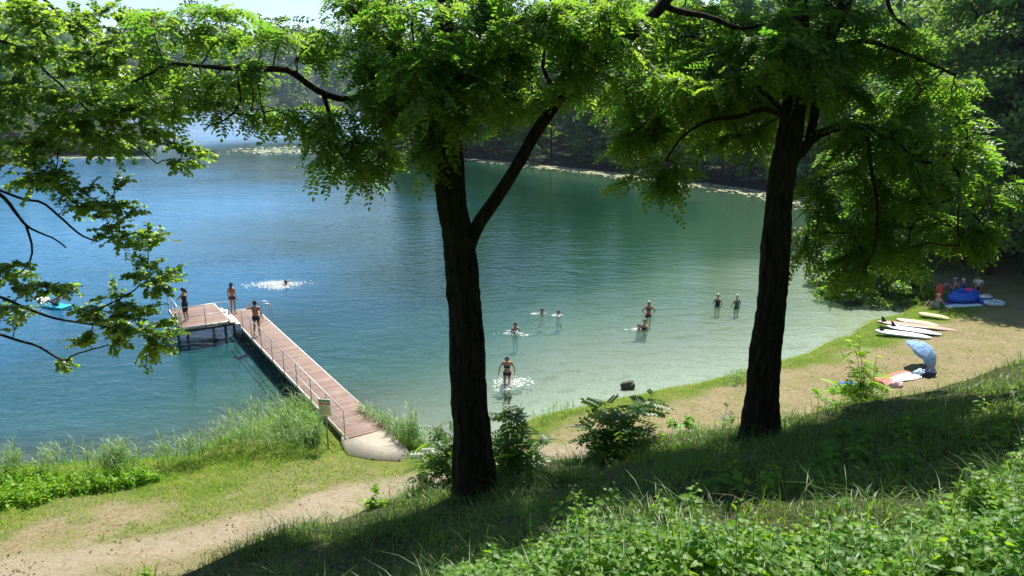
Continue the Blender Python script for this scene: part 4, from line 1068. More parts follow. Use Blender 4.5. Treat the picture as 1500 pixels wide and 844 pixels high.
# ---- people on the jetty
R_ = R
p = jp(17.45, .18, DZ)
person(p, R(-6), 'woman in red bikini top and black bottoms standing at the far end of the jetty', fem=True, skin=0, scale=1.0, wear=[bra(redc), briefs(blackc)], long=True)
p = jp(12.95, .28, DZ)
person(p, R(10), 'man in black swim trunks seen from behind walking up the jetty', dict(elL=(-.38, .06, 1.33), wrL=(-.30, .22, 1.50), haL=(-.24, .24, 1.54), anL=(-.13, -.12, .085), toL=(-.14, .05, .035), anR=(.10, .05, .085), toR=(.12, .22, .035), elR=(.26, -.05, 1.12), wrR=(.30, .02, .88), haR=(.31, .04, .80)),
       skin=0, scale=1.03, wear=[trunks(blackc, -.18, .06)], hair='dark')
p = jp(PS0 + 1.0, PN0 + .38, PZ)
person(p, R(75), 'person in a dark swimsuit leaning on the platform railing behind leaves', dict(elL=(-.22, .2, 1.2), wrL=(-.12, .34, 1.08), haL=(-.10, .38, 1.06), elR=(.22, .2, 1.2), wrR=(.12, .34, 1.08), haR=(.10, .38, 1.06), crown=(0, .08, 1.63)), fem=True, skin=1, scale=1.0, wear=[onepiece(blackc), ('swim_leggings', blackc, ['hi-kn'], -.5, .1)], long=True)
# ---- people in the water (z of the feet is below the surface)
def wade(px, py, sink, rz, label, **k):
    q = W(px, py, 0); return person((q[0], q[1], -sink), rz, label, **k)
armsf = dict(elL=(-.27, .02, 1.13), wrL=(-.24, .2, .98), haL=(-.22, .26, .95), elR=(.27, .02, 1.13), wrR=(.24, .2, .98), haR=(.22, .26, .95))
wade(743, 562, .42, R(176), 'woman in black bikini wading knee deep with splashing water round her', pose=dict(J0, **dict(elL=(-.30, -.02, 1.16), wrL=(-.33, .12, .95), haL=(-.32, .17, .89), elR=(.31, -.05, 1.16), wrR=(.36, .05, .95), haR=(.36, .09, .88), knR=(.1, .16, .52), anR=(.1, -.05, .14), toR=(.12, .1, .07), chest=(0, .07, 1.26), neckb=(0, .09, 1.40), neck=(0, .11, 1.46), head=(0, .15, 1.57), crown=(0, .15, 1.62))), fem=True, skin=0, wear=[bra(blackc), briefs(blackc)], hair='dark')
wade(755, 487, 1.18, R(190), 'bather chest deep between the leaning trunk and two distant swimming heads', pose=armsf, fem=True, skin=0, wear=[bra(whitec), briefs(blackc)], hair='dark')
wade(950, 462, .93, R(185), 'grey haired woman in dark bikini standing waist deep with hands on hips', pose=dict(elL=(-.36, -.02, 1.18), wrL=(-.22, .02, 1.0), haL=(-.17, .06, .97), elR=(.36, -.02, 1.18), wrR=(.22, .02, 1.0), haR=(.17, .06, .97)), fem=True, skin=0, wear=[bra(blackc), briefs(blackc)], hair='grey', scale=1.02)
wade(944, 482, 1.20, R(130), 'bather crouching to the shoulders just in front of the grey haired woman', pose=armsf, fem=True, skin=1, wear=[bra(navy), briefs(navy)], hair='brown')
wade(1051, 447, 1.04, R(150), 'left one of two pale haired bathers waist deep near the right trunk', pose=armsf, fem=True, skin=1, wear=[onepiece(blackc)], hair='grey')
wade(1079, 450, 1.0, R(15), 'right one of two pale haired bathers, in a dark teal swimsuit', pose=armsf, fem=True, skin=1, wear=[onepiece(tealc)], hair='grey', scale=1.02)
swim = dict(elL=(-.30, .22, 1.28), wrL=(-.16, .42, 1.34), haL=(-.12, .49, 1.35), elR=(.30, .22, 1.28), wrR=(.16, .42, 1.34), haR=(.12, .49, 1.35), knL=(-.1, -.25, .62), anL=(-.1, -.55, .5), toL=(-.1, -.68, .42), knR=(.1, -.2, .55), anR=(.1, -.5, .4), toR=(.1, -.62, .32))
wade(794, 459, 1.45, R(205), 'left of two swimming heads beyond the leaning trunk', pose=swim, skin=0, wear=[trunks(blackc)], hair='dark')
wade(818, 461, 1.47, R(160), 'right of two swimming heads beyond the leaning trunk', pose=swim, skin=0, wear=[trunks(navy)], hair='brown')
wade(936, 482, 1.45, R(200), 'small swimming child beside the crouching bather', pose=swim, skin=1, wear=[trunks(bluec)], hair='brown', scale=.99)
wade(419, 418, 1.40, R(65), 'swimmer doing the crawl in a white splash beyond the jetty', pose=dict(swim, elR=(.34, .1, 1.62), wrR=(.28, .38, 1.56), haR=(.26, .46, 1.5)), skin=0, wear=[trunks(blackc)], hair='dark')
# floating lounger and its rider at the left
q0 = W(80, 450, 0)
fl = empty('air_mattress', (q0[0], q0[1], .0), R(160)); tag(fl, 'turquoise and white inflatable lounger floating behind the left branches', 'air mattress')
M['turq'] = plain('turquoise_vinyl', (.05, .48, .58), .3, .06, 5); M['vinylw'] = plain('white_vinyl', (.75, .82, .85), .3, .05, 5)
q = Soup()
for k in range(5): tube(q, [(-.95, -.3 + .15 * k, .06), (-.9, -.3 + .15 * k, .07), (.55, -.3 + .15 * k, .07), (.62, -.3 + .15 * k, .06)], [.04, .085, .085, .04], 10)
q.build('mattress', M['turq'], fl, True)
q = Soup()
for k in range(5): tube(q, [(.60, -.3 + .15 * k, .10), (.68, -.3 + .15 * k, .18), (.95, -.3 + .15 * k, .48), (1.0, -.3 + .15 * k, .53)], [.04, .08, .08, .04], 10)
q.build('backrest', M['vinylw'], fl, True)
rec = dict(pelvis=(0, .05, .12), waist=(0, -.07, .22), chest=(0, -.18, .37), neckb=(0, -.22, .50), neck=(0, -.22, .56), head=(0, -.20, .67), crown=(0, -.20, .715), shL=(-.175, -.19, .47), shR=(.175, -.19, .47), elL=(-.27, .02, .33), wrL=(-.2, .22, .28), haL=(-.18, .29, .27), elR=(.27, .02, .33), wrR=(.2, .22, .28), haR=(.18, .29, .27),
           hiL=(-.09, .08, .11), hiR=(.09, .08, .11), knL=(-.12, .45, .28), knR=(.12, .47, .26), anL=(-.12, .82, .10), anR=(.12, .86, .1), toL=(-.13, .95, .2), toR=(.13, .98, .2))
person((q0[0] + .2, q0[1] - .05, .13), R(75), 'person in a dark cap reclining on the turquoise floating lounger', pose=rec, skin=0, wear=[trunks(navy)], hair='dark', cap=navy)
# ---- people on the beach
def onbeach(px, py): 
    q = W(px, py, .7)
    for _ in range(6): q = W(px, py, gz(q[0], q[1]))
    return q
sit = dict(pelvis=(0, 0, .11), waist=(0, -.05, .25), chest=(0, -.10, .43), neckb=(0, -.10, .57), neck=(0, -.09, .63), head=(0, -.05, .74), crown=(0, -.05, .785), shL=(-.175, -.1, .53), shR=(.175, -.1, .53), elL=(-.25, -.27, .32), wrL=(-.25, -.36, .09), haL=(-.26, -.36, .035), elR=(.25, -.27, .32), wrR=(.25, -.36, .09), haR=(.26, -.36, .035),
           hiL=(-.09, .03, .10), hiR=(.09, .03, .10), knL=(-.12, .36, .44), knR=(.12, .40, .42), anL=(-.12, .60, .08), anR=(.12, .66, .08), toL=(-.13, .76, .03), toR=(.13, .82, .03))
q = onbeach(1371, 452); person(q, R(98), 'person sitting on the grass with bent knees in a pale top, facing the water', pose=sit, fem=True, skin=1, wear=[onepiece(greyc)], hair='grey')
q = onbeach(1374, 444)
rp = person(q, R(120), 'person wrapped in a red towel with a dark cap on the beach grass', dict(anL=(-.06, -.03, .085), anR=(.06, -.03, .085), elL=(-.17, .12, 1.12), wrL=(-.05, .2, 1.22), haL=(0, .2, 1.26), elR=(.17, .12, 1.12), wrR=(.05, .2, 1.2), haR=(.01, .2, 1.24)), skin=0, hair='dark', cap=blackc, scale=.74)
s_ = Soup(); nn = 26; V = []; F = []
prof = [(.22, .20, .30), (.235, .21, .5), (.24, .21, .8), (.25, .21, 1.05), (.245, .20, 1.25), (.20, .14, 1.39), (.10, .09, 1.45)]
for i, (a, b, z) in enumerate(prof):
    for j in range(nn):
        t = 2 * math.pi * j / nn; k = 1 + .07 * math.sin(5 * t + i * .5) * (1 - i / 8); V.append((a * k * math.cos(t), b * k * math.sin(t) + .02, z))
for i in range(len(prof) - 1):
    for j in range(nn): F.append((i * nn + j, i * nn + (j + 1) % nn, (i + 1) * nn + (j + 1) % nn, (i + 1) * nn + j))
s_.add(V, F); s_.build('towel_wrap', redc, rp, True)
q = onbeach(1396, 427); person(q, R(60), 'person in a pale blue cap sitting in the shade left of the purple shirted one', pose=sit, skin=1, wear=[trunks(bluec)], hair='brown', cap=cloth((.3, .5, .7), 'pale_blue_cloth'))
q = onbeach(1408, 428); person(q, R(10), 'person in a purple shirt sitting with back turned behind the inflatable boat', pose=sit, skin=1, wear=[('shirt', purple, TR + ['sh-el'], -.02, .5), trunks(navy)], hair='grey')
q = onbeach(1432, 424); person(q, R(150), 'person in a white shirt sitting deepest in the tree shade', pose=sit, skin=0, wear=[('shirt', whitec, TR + ['sh-el'], -.02, .5), trunks(blackc)], hair='dark')

# ------------------------------------------------------------------ beach things
def nearest_rot(a, b): return math.atan2(b[1] - a[1], b[0] - a[0])
def board(name, label, pxa, pxb, mats, length=3.2, width=.78, fin=True, stripe=None, lift=0, rail=None):
    a, b = onbeach(*pxa), onbeach(*pxb); c = (a + b) / 2; rz = nearest_rot(a, b); L = np.hypot(*(b - a)[:2]) if length is None else length
    r = empty(name, (c[0], c[1], gz(c[0], c[1]) + .03 + lift), rz); tag(r, label, 'paddle board')
    n, m_ = 26, 12; th = .12
    def sect(t, k, up):
        x = (t - .5) * L; w_ = width / 2 * min(1, (1 - abs(2 * t - 1) ** (2.6 if t > .5 else 4)) ** .62 * 1.0 + .02); z0 = .10 * max(0, (t - .62) / .38) ** 2
        return x, w_, z0
    def shell_(z_lo, z_hi, grow=1.0):
        q = Soup(); V = []; F = []
        for i in range(n):
            t = .004 + .992 * i / (n - 1); x, w_, z0 = sect(t, 0, 0); z0 = -z0 * .6
            for j in range(m_):
                an = 2 * math.pi * j / m_; cc, ss = math.cos(an), math.sin(an)
                V.append((x, w_ * grow * math.copysign(abs(cc) ** .55, cc), th / 2 + z0 + .06 + (z_hi if ss > 0 else -z_lo) * abs(ss) ** .6))
        for i in range(n - 1):
            for j in range(m_): F.append((i * m_ + j, i * m_ + (j + 1) % m_, (i + 1) * m_ + (j + 1) % m_, (i + 1) * m_ + j))
        q.add(V, F); q.addl([V[k] for k in range(m_)] + [V[(n - 1) * m_ + k] for k in range(m_)], [tuple(range(m_))[::-1], tuple(range(m_, 2 * m_))]); return q
    shell_(.06, .06).build('hull', mats[0], r, True)
    if rail is not None: shell_(.068, .012, 1.02).build('side_rail', rail, r, True)
    if stripe is not None:
        q = Soup(); V = []; F = []
        for i in range(7):
            t = stripe[0] + (stripe[1] - stripe[0]) * i / 6; x, w_, z0 = sect(t, 0, 0)
            for yy in (-.85, .85): V.append((x, yy * w_, th / 2 - z0 * .6 + .06 + .0615 * (1 - .3) ** .3))
        for i in range(6): F.append((2 * i, 2 * i + 2, 2 * i + 3, 2 * i + 1))
        q.add(V, F); q.build('stripe', stripe[2], r)
    if fin:
        q = Soup(); F2 = [(-.12, 0), (.12, 0), (.04, .12), (-.06, .24), (-.16, .27), (-.13, .12)]; V = [(x - L / 2 + .32, -.012, z + th / 2 + .11) for x, z in F2] + [(x - L / 2 + .32, .012, z + th / 2 + .11) for x, z in F2]
        k = len(F2); q.addl(V, [tuple(range(k)), tuple(range(k, 2 * k))[::-1]] + [(i, i + k, (i + 1) % k + k, (i + 1) % k) for i in range(k)]); q.build('fin', M['black'], r)
    return r
pinkw = plain('pinkish_white', (.46, .31, .25), .35, .06, 3); redbr = plain('red_brown_wood', (.34, .15, .09), .5, .15, 3); lime = plain('lime_yellow', (.62, .68, .10), .4, .05); teal2 = plain('pale_teal_rail', (.30, .50, .52), .4, .05); dred = plain('dark_red_rail', (.12, .03, .03), .4, .1)
board('paddle_board', 'white paddle board with pale teal edge lying nearest the blue parasol', (1281, 491), (1365, 496.5), [M['white']], None, .68, True, None, 0, teal2)
board('paddle_board', 'white paddle board with thick black edge, second from the parasol', (1298, 485), (1379, 492), [M['white']], None, .66, True, None, .02, M['black'])
board('paddle_board', 'longest board, brown and pink with a yellow patch and dark nose', (1284, 479), (1404, 484), [pinkw], None, .66, True, (.62, .74, lime), .02, dred)
board('paddle_board', 'slim pale board with brown underside behind the other boards', (1312, 474), (1376, 478.5), [plain('cream_white', (.52, .52, .40), .4, .05)], None, .62, False, (.35, .8, lime), 0, redbr)
board('paddle_board', 'lime green rimmed board lying apart nearest the seated person', (1345, 464), (1391, 469), [plain('pale_lime', (.60, .66, .28), .4, .08)], None, .6, False, (.25, .8, plain('dull_green_deck', (.22, .27, .12), .6, .1)), 0, lime)
# beach parasol, tipped over
pb = onbeach(1353, 538); pt = pb + np.array([0, 0, 1.0])
c0 = D(1358, 513, pb[1]); 
um = empty('beach_parasol', pb); tag(um, 'blue patterned beach parasol tipped on its thin pole above the blanket', 'parasol')
def parasolmat():
    m, nt, nd, lk = mat('blue_patterned_cloth')
    P = obj_pos(nt); f = noise_(nt, 14, 3, .6, P); f2 = noise_(nt, 30, 2, .5, P)
    c = ramp(nt, f, [(.40, (.16, .36, .66)), (.5, (.28, .48, .74)), (.62, (.50, .66, .82))]); c = mixc(nt, ramp(nt, f2, [(.6, (0, 0, 0)), (.68, (.6, .6, .6))]), c, (.62, .72, .8))
    d = N(nt, 'ShaderNodeBsdfDiffuse'); lk.new(c, d.inputs[0]); t = N(nt, 'ShaderNodeBsdfTranslucent'); lk.new(c, t.inputs[0]); mx = N(nt, 'ShaderNodeMixShader', Fac=.3)
    lk.new(d.outputs[0], mx.inputs[1]); lk.new(t.outputs[0], mx.inputs[2]); o = N(nt, 'ShaderNodeOutputMaterial'); lk.new(mx.outputs[0], o.inputs[0]); return m
axis_ = unit([.62, -.20, .72]); e1 = unit(np.cross(axis_, [0, 1, 0])); e2 = np.cross(axis_, e1)
cc = c0 - pb; V = []; F = []; NR, NS = 7, 32; Rad = .86; dep_ = .56
for i in range(NR + 1):
    t = i / NR; r_ = Rad * t; z = -dep_ * t * t
    for j in range(NS):
        a = 2 * math.pi * j / NS; k = 1 - .06 * t * abs(math.sin(4 * a)); zz = z - .05 * t * abs(math.cos(4 * a))
        V.append(cc + e1 * r_ * k * math.cos(a) + e2 * r_ * k * math.sin(a) + axis_ * (zz + .22))
for i in range(NR):
    for j in range(NS): F.append((i * NS + j, i * NS + (j + 1) % NS, (i + 1) * NS + (j + 1) % NS, (i + 1) * NS + j))
q = Soup(); q.add(V, F); cp = q.build('canopy', parasolmat(), um, True); md = cp.modifiers.new('t', 'SOLIDIFY'); md.thickness = .004
q = Soup()
for j in range(8):
    a = 2 * math.pi * (j + .5) / 8; tube(q, [cc + axis_ * .20, cc + e1 * .5 * math.cos(a) + e2 * .5 * math.sin(a) + axis_ * .11, cc + (e1 * math.cos(a) + e2 * math.sin(a)) * .93 + axis_ * (-dep_ + .225)], .005, 4)
q.build('ribs', M['galv'], um)
q = Soup(); kn = cc - axis_ * .22; tube(q, [np.array([0, 0, -.25]), np.array([0, 0, .25]), kn * [1, 1, 1], cc + axis_ * .26], .012, 6); q.build('pole', M['galv'], um, True)
# cloths: wavy sheets laid on the sand
def sheet(name, label, cat, quad, mats, amp=.05, split=None, n=22, seed=0):
    P = [onbeach(*p) for p in quad]; c = sum(P) / 4; rs = np.random.default_rng(seed); ph = rs.random(6) * 6
    V = []; F = []; mi = []
    for i in range(n):
        for j in range(n):
            u, v = i / (n - 1), j / (n - 1); p = (P[0] * (1 - u) + P[1] * u) * (1 - v) + (P[3] * (1 - u) + P[2] * u) * v
            wv = math.sin(7 * u + 3 * v + ph[0]) * math.sin(5 * v - 4 * u + ph[1]) + .5 * math.sin(15 * u + ph[2] + 4 * v)
            e = min(u, 1 - u, v, 1 - v); x = p[0] + .04 * math.sin(9 * v + ph[3]); y = p[1] + .05 * math.sin(8 * u + ph[4])
            V.append((x, y, gz(x, y) + .035 + amp * (1 + wv) * min(1, .35 + e * 4)))
    q = Soup(); A = []; B = []
    for i in range(n - 1):
        for j in range(n - 1):
            f = (i * n + j, (i + 1) * n + j, (i + 1) * n + j + 1, i * n + j + 1)
            (B if split and split(i / (n - 1), j / (n - 1)) else A).append(f)
    n0 = q.n; q.add(V, A)
    if B: q.f.append(np.array(B)); q.mi.append(np.full(len(B), 1, np.int32))
    o = q.build(name, mats, None, True, loc=c); tag(o, label, cat); md = o.modifiers.new('t', 'SOLIDIFY'); md.thickness = .012
    return o
coral = cloth((.70, .16, .12), 'coral_red_cloth')
sheet('picnic_blanket', 'crumpled white and coral red blanket on the sand below the parasol', 'blanket', [(1277, 556), (1300, 566), (1350, 553), (1330, 543)], [whitec, coral], .055, lambda u, v: u < .30 or v < .25, seed=2)
def heap(name, label, cat, px, py, r, mt, seed, loops=True, h=.35):
    c = onbeach(px, py); rs = np.random.default_rng(seed); bm = bmesh.new(); bmesh.ops.create_icosphere(bm, subdivisions=3, radius=1)
    for v in bm.verts:
        nz = mnoise.noise(Vector(v.co) * 1.9 + Vector((seed * 3.1, 0, 0))) * .55 + mnoise.noise(Vector(v.co) * 4.5 + Vector((0, seed * 2.3, 0))) * .28
        v.co *= 1 + nz; v.co.x *= r; v.co.y *= r * .7; v.co.z = max(v.co.z, -.35) * h
    me = bpy.data.meshes.new('bundle'); bm.to_mesh(me); bm.free(); me.materials.append(mt); me.polygons.foreach_set('use_smooth', np.ones(len(me.polygons), bool))
    root = empty(name, (c[0], c[1], gz(c[0], c[1]) + .3 * h)); o = bpy.data.objects.new('bundle', me); COL.objects.link(o); o.parent = root
    if loops:
        q = Soup(); tube(q, [(-.5 * r, 0, .5 * h), (-.3 * r, .05, 1.25 * h), (.2 * r, 0, 1.3 * h), (.45 * r, -.05, .6 * h)], .014, 6); q.build('strap', M['black'], root, True)
    tag(root, label, cat); return root
heap('beach_bag', 'dark blue bag with black strap at the right end of the blanket', 'bag', 1359, 551, .30, navy, 1, True, .24)
heap('beach_bag', 'light blue bag against the blanket, left of the dark blue bag', 'bag', 1347, 550, .27, cloth((.35, .5, .62), 'washed_blue_cloth'), 2, True, .2)
heap('towel_heap', 'bright blue heap of towels half hidden by the young locust plant', 'towel', 1240, 573, .55, bluec, 4, False, .26)
heap('towel_heap', 'small pale pink heap at the near edge of the blanket', 'towel', 1312, 566, .26, cloth((.6, .42, .45), 'pale_pink_cloth'), 6, False, .2)
# inflatable boat, mats, cool box and ring further back
c = onbeach(1411, 441); ib = empty('inflatable_boat', (c[0], c[1], gz(c[0], c[1])), R(12)); tag(ib, 'big blue inflatable boat with a pink patch lying in the tree shade', 'inflatable')
M['bvinyl'] = plain('blue_vinyl', (.02, .12, .62), .3, .08, 4); M['pvinyl'] = plain('pink_vinyl', (.72, .07, .25), .3, .05)
q = Soup(); tt = np.linspace(0, 2 * math.pi, 40); P = [(.78 * math.cos(t), .5 * math.sin(t) * (1 + .15 * math.cos(t)), .24 + .05 * math.cos(t)) for t in tt]; tube(q, P, .22, 14, cap=False)
P = [(.62 * math.cos(t), .38 * math.sin(t), .46 + .06 * math.cos(t)) for t in tt]; tube(q, P, .16, 14, cap=False); q.build('hull', M['bvinyl'], ib, True)
q = Soup(); box(q, (0, 0, .1), (1.1, .6, .08), bev=.03); q.build('floor_pad', M['bvinyl'], ib)
q = Soup(); tube(q, [(.62 * math.cos(t), .38 * math.sin(t), .475 + .06 * math.cos(t)) for t in np.linspace(.1, 1.0, 8)], .165, 12); q.build('patch', M['pvinyl'], ib, True)
sheet('beach_mat', 'blue beach mat spread under the inflatable boat', 'mat', [(1378, 443), (1392, 448), (1440, 446), (1425, 439)], [cloth((.03, .06, .30), 'deep_blue_mat')], .012, seed=8)
sheet('beach_towel', 'white and blue towel along the front of the blue mat', 'towel', [(1382, 447), (1388, 452), (1440, 449), (1436, 446)], [cloth((.6, .72, .76), 'pale_aqua_towel')], .02, seed=9)
c = onbeach(1442, 445); cb = empty('cool_box', (c[0], c[1], gz(c[0], c[1])), R(8)); tag(cb, 'blue cool box with white lid beside the inflatable boat', 'cool box')
q = Soup(); box(q, (0, 0, .19), (.52, .34, .36), bev=.04); q.build('body', M['bvinyl'], cb)
q = Soup(); box(q, (0, 0, .42), (.56, .38, .10), bev=.03); q.build('lid', M['white'], cb)
q = Soup(); tube(q, [(-.3, 0, .3), (-.31, 0, .5), (0, 0, .58), (.31, 0, .5), (.3, 0, .3)], .016, 6); q.build('handle', M['white'], cb, True)
c = onbeach(1456, 447); q = Soup(); tube(q, [(c[0] + .42 * math.cos(t), c[1] + .36 * math.sin(t), gz(c[0], c[1]) + .13) for t in np.linspace(0, 2 * math.pi, 32)], .125, 12, cap=False)
tag(q.build('swim_ring', plain('pale_blue_vinyl', (.55, .66, .72), .3, .1, 5), None, True), 'pale swim ring lying in the shade right of the cool box', 'swim ring')
# rock in the shallows
c = W(920, 567, 0); bm = bmesh.new(); bmesh.ops.create_icosphere(bm, subdivisions=4, radius=1)
for v in bm.verts:
    d = 1 + .28 * mnoise.noise(Vector(v.co) * 1.3 + Vector((4, 1, 2))) + .16 * mnoise.noise(Vector(v.co) * 3.5) + .05 * mnoise.noise(Vector(v.co) * 9)
    v.co *= d; v.co.x *= .30; v.co.y *= .22; v.co.z = v.co.z * .22
me = bpy.data.meshes.new('rock'); bm.to_mesh(me); bm.free(); me.materials.append(M['stone']); me.polygons.foreach_set('use_smooth', np.ones(len(me.polygons), bool))
o = bpy.data.objects.new('rock', me); COL.objects.link(o); o.location = (c[0], c[1], .06); tag(o, 'dark rock standing out of the shallows near the bank', 'rock')

# ------------------------------------------------------------------ splashes
def splash(px, py, rx, ry, h, n, label, seed):
    c = W(px, py, 0); rs = np.random.default_rng(seed); q = Soup()
    bl = rs.normal(0, .55, (9, 2)); bz = rs.uniform(.1, .38, 9); pk = rs.integers(0, 9, n); uv = bl[pk] + rs.normal(0, 1, (n, 2)) * bz[pk][:, None]; r_ = np.linalg.norm(uv, axis=1); O = np.stack([rx * uv[:, 0], ry * uv[:, 1], .004 + np.abs(rs.normal(0, 1, n)) * h * np.exp(-r_ ** 2)], 1)
    T = np.array([(-.5, -.3, 0), (.1, -.5, .1), (.5, .2, 0), (-.2, .5, .15)]); scatter(q, T, np.array([(0, 1, 2, 3)]), O, rs.normal(0, 1, (n, 3)), rs.normal(0, .3, (n, 3)) + [0, 0, 1], rs.uniform(.012, .05, n))
    n2 = n // 3; pk = rs.integers(0, 9, n2); uv = bl[pk] + rs.normal(0, 1, (n2, 2)) * bz[pk][:, None] * 1.4; O = np.stack([rx * uv[:, 0], ry * uv[:, 1], np.full(n2, .008)], 1)
    scatter(q, np.array([(-.5, -.25, 0), (.1, -.4, 0), (.5, .15, 0), (-.2, .4, 0)]), np.array([(0, 1, 2, 3)]), O, np.stack([rs.normal(1, .4, n2), rs.normal(0, .3, n2), np.zeros(n2)], 1), np.tile([0, 0, 1.0], (n2, 1)), rs.uniform(.04, .14, n2))
    o = q.build('splash', M['foam']); o.location = (c[0], c[1], 0); tag(o, label, 'splash')
splash(404, 418, 1.6, .9, .13, 2600, 'long white splash trailing the crawl swimmer', 1)
splash(741, 562, .75, .5, .24, 700, 'white splash round the legs of the wading woman', 2)
splash(755, 488, .45, .22, .05, 200, 'small foam round the bather chest deep behind the trunk', 3)
splash(789, 460, .28, .12, .04, 110, 'foam at the left swimming head', 4)
splash(816, 462, .3, .14, .04, 130, 'foam at the right swimming head', 5)
splash(931, 483, .32, .16, .05, 150, 'foam beside the swimming child', 6)

# ------------------------------------------------------------------ lily pads
def pads():
    rs = np.random.default_rng(41); P = []
    line = spline([(*W(a, b)[:2], 0) for a, b in [(640, 231), (700, 233.5), (790, 242), (880, 250.5), (960, 261), (1050, 270), (1120, 279), (1195, 292), (1240, 306)]], 300)
    for k in range(3400):
        i = int(rs.integers(0, 299)); t = i / 299; p = line[i]; P.append((p[0] - abs(rs.normal(0, 1)) * (1.4 + 2.2 * t) * .6, p[1] - abs(rs.normal(0, 1)) * (1.2 + 2.4 * t)))
    for k in range(480):
        q = W(405 + rs.normal(0, 34), 221 + rs.normal(0, 2.6)); P.append((q[0], q[1]))
    for k in range(300):
        q = W(rs.uniform(90, 228), 230.5 + abs(rs.normal(0, 1.0))); P.append((q[0], q[1]))
    P = np.array(P); keep = shore_dist(P[:, 0], P[:, 1]) < -.3; P = P[keep]; n = len(P)
    a = np.linspace(.25, 2 * math.pi - .25, 9); T = np.vstack([[0, 0, 0], np.stack([np.cos(a), np.sin(a), .06 + 0 * a], 1)]); F = np.array([(0, 1 + i, 2 + i) for i in range(8)])
    O = np.stack([P[:, 0], P[:, 1], np.full(n, .012)], 1); h = rs.uniform(0, 6.28, n)
    q = Soup(); scatter(q, T, F, O, np.stack([np.cos(h), np.sin(h), rs.normal(0, .05, n)], 1), np.stack([rs.normal(0, .06, n), rs.normal(0, .06, n), np.ones(n)], 1), rs.uniform(.09, .22, n) * (1 + P[:, 1] / 160))
    tag(q.build('lily_pads', M['lily']), 'lily pads floating along the far shore, coloured pale to show glare', 'lily pads', kind='stuff')
pads()

# ------------------------------------------------------------------ grasses, reeds and herbs
def blades(q, O, hgt, wid, lean, rs, a=None, seg=3):
    n = len(O); h = rs.uniform(0, 6.283, n); X = np.stack([np.cos(h), np.sin(h), 0 * h], 1); Y = np.stack([-np.sin(h), np.cos(h), 0 * h], 1)
    lean = np.broadcast_to(lean, (n,)) * rs.uniform(.3, 1.6, n); V = np.zeros((n, 8, 3))
    for k, t in enumerate((0, .4, .75, 1.0)):
        c = O + X * (lean * hgt * t ** 2)[:, None] + np.array([0, 0, 1.0]) * (hgt * (t - .35 * np.minimum(lean, 1.6) * t ** 3))[:, None]
        w_ = wid * (1, .85, .5, .06)[k] * .5
        V[:, 2 * k] = c - Y * w_[:, None]; V[:, 2 * k + 1] = c + Y * w_[:, None]
    F = np.array([(0, 1, 3, 2), (2, 3, 5, 4), (4, 5, 7, 6)]); f = (F[None] + (np.arange(n) * 8)[:, None, None]).reshape(-1, 4)
    q.add(V.reshape(-1, 3), f, np.repeat(rs.random(n) if a is None else a, 8))
rs = np.random.default_rng(60)
def raypts(poly, n, y_hint=None):
    """random ground points whose picture falls inside the polygon (uniform over the ground)"""
    xs = [p[0] for p in poly]; ys = [p[1] for p in poly]
    out = []
    while sum(len(o) for o in out) < n:
        pts = np.array([W(x, y, .6) for x, y in zip(rs.uniform(min(xs), max(xs), 400), rs.uniform(min(ys), max(ys), 400))])
        pr = proj(pts); out.append(pts[inpoly(pr, poly)])
    P = np.concatenate(out)[:n]; P[:, 2] = ground(P[:, 0], P[:, 1]); return P
# bank grass
y = rs.uniform(2.6, 14.5, 420000); u = rs.uniform(-.95, .95, len(y)); k = rs.random(len(y)) < y / 14.5; y, u = y[k], u[k]; x = u * y
bmk = bank_mask(x, y); clump = fbm(x * 1.7, y * 1.7, 33, 3); pr = proj(np.stack([x, y, ground(x, y)], 1))
NETP = [(600, 900), (690, 845), (800, 805), (900, 795), (1000, 797), (1180, 805), (1330, 795), (1430, 745), (1490, 695), (1620, 680), (1620, 900)]
vis = (pr[:, 0] > -60) & (pr[:, 0] < 1560) & (pr[:, 1] < 930)
keep = vis & (bmk > .25) & (rs.random(len(x)) < np.clip((clump - .25) * 2.6, .15, 1)) & ~(inpoly(pr, NETP) & (rs.random(len(x)) < .6))
x, y = x[keep], y[keep]; clump = clump[keep]; print('bank blades', len(x))
if len(x) > 150000: x, y, clump = x[:150000], y[:150000], clump[:150000]
q = Soup(); O = np.stack([x, y, ground(x, y) - .01], 1)
blades(q, O, rs.uniform(.045, .15, len(x)) * (.6 + 1.2 * clump) * (1 + (rs.random(len(x)) < .06) * 1.2), rs.uniform(.004, .010, len(x)), .9, rs)
i_ = rs.integers(0, len(O), 2200); blades(q, O[i_], rs.uniform(.14, .30, 2200), rs.uniform(.004, .008, 2200), 1.1, rs, rs.random(2200) * .92)
tag(q.build('grass', M['grass']), 'rough grass on the shaded bank', 'grass', kind='stuff')
# turf strips by the shore and dry tufts on the beach
xs_, ys_ = rs.uniform(-24, 34, 420000), rs.uniform(13, 46, 420000); sd = shore_dist(xs_, ys_)
pr = proj(np.stack([xs_, ys_, np.full(len(xs_), .5)], 1)); ok = (sd > .05) & (sd < 13) & (pr[:, 0] > -40) & (pr[:, 0] < 1540) & (pr[:, 1] < 870); xs_, ys_, sd = xs_[ok], ys_[ok], sd[ok]
g = green_mask(xs_, ys_, sd); bmk = bank_mask(xs_, ys_); onp = poly_dist(xs_, ys_, PATH) < .8; land = np.abs((np.stack([xs_, ys_], 1) - JO[:2]) @ JN[:2] - .7) < .95
land &= ((np.stack([xs_, ys_], 1) - JO[:2]) @ JA[:2] > -2.6)
gr = (g > .35 + rs.normal(0, .15, len(g))) & (bmk < .5) & ~land & ~(onp & (rs.random(len(g)) < .96))
O = np.stack([xs_, ys_, ground(xs_, ys_, sd) - .01], 1)
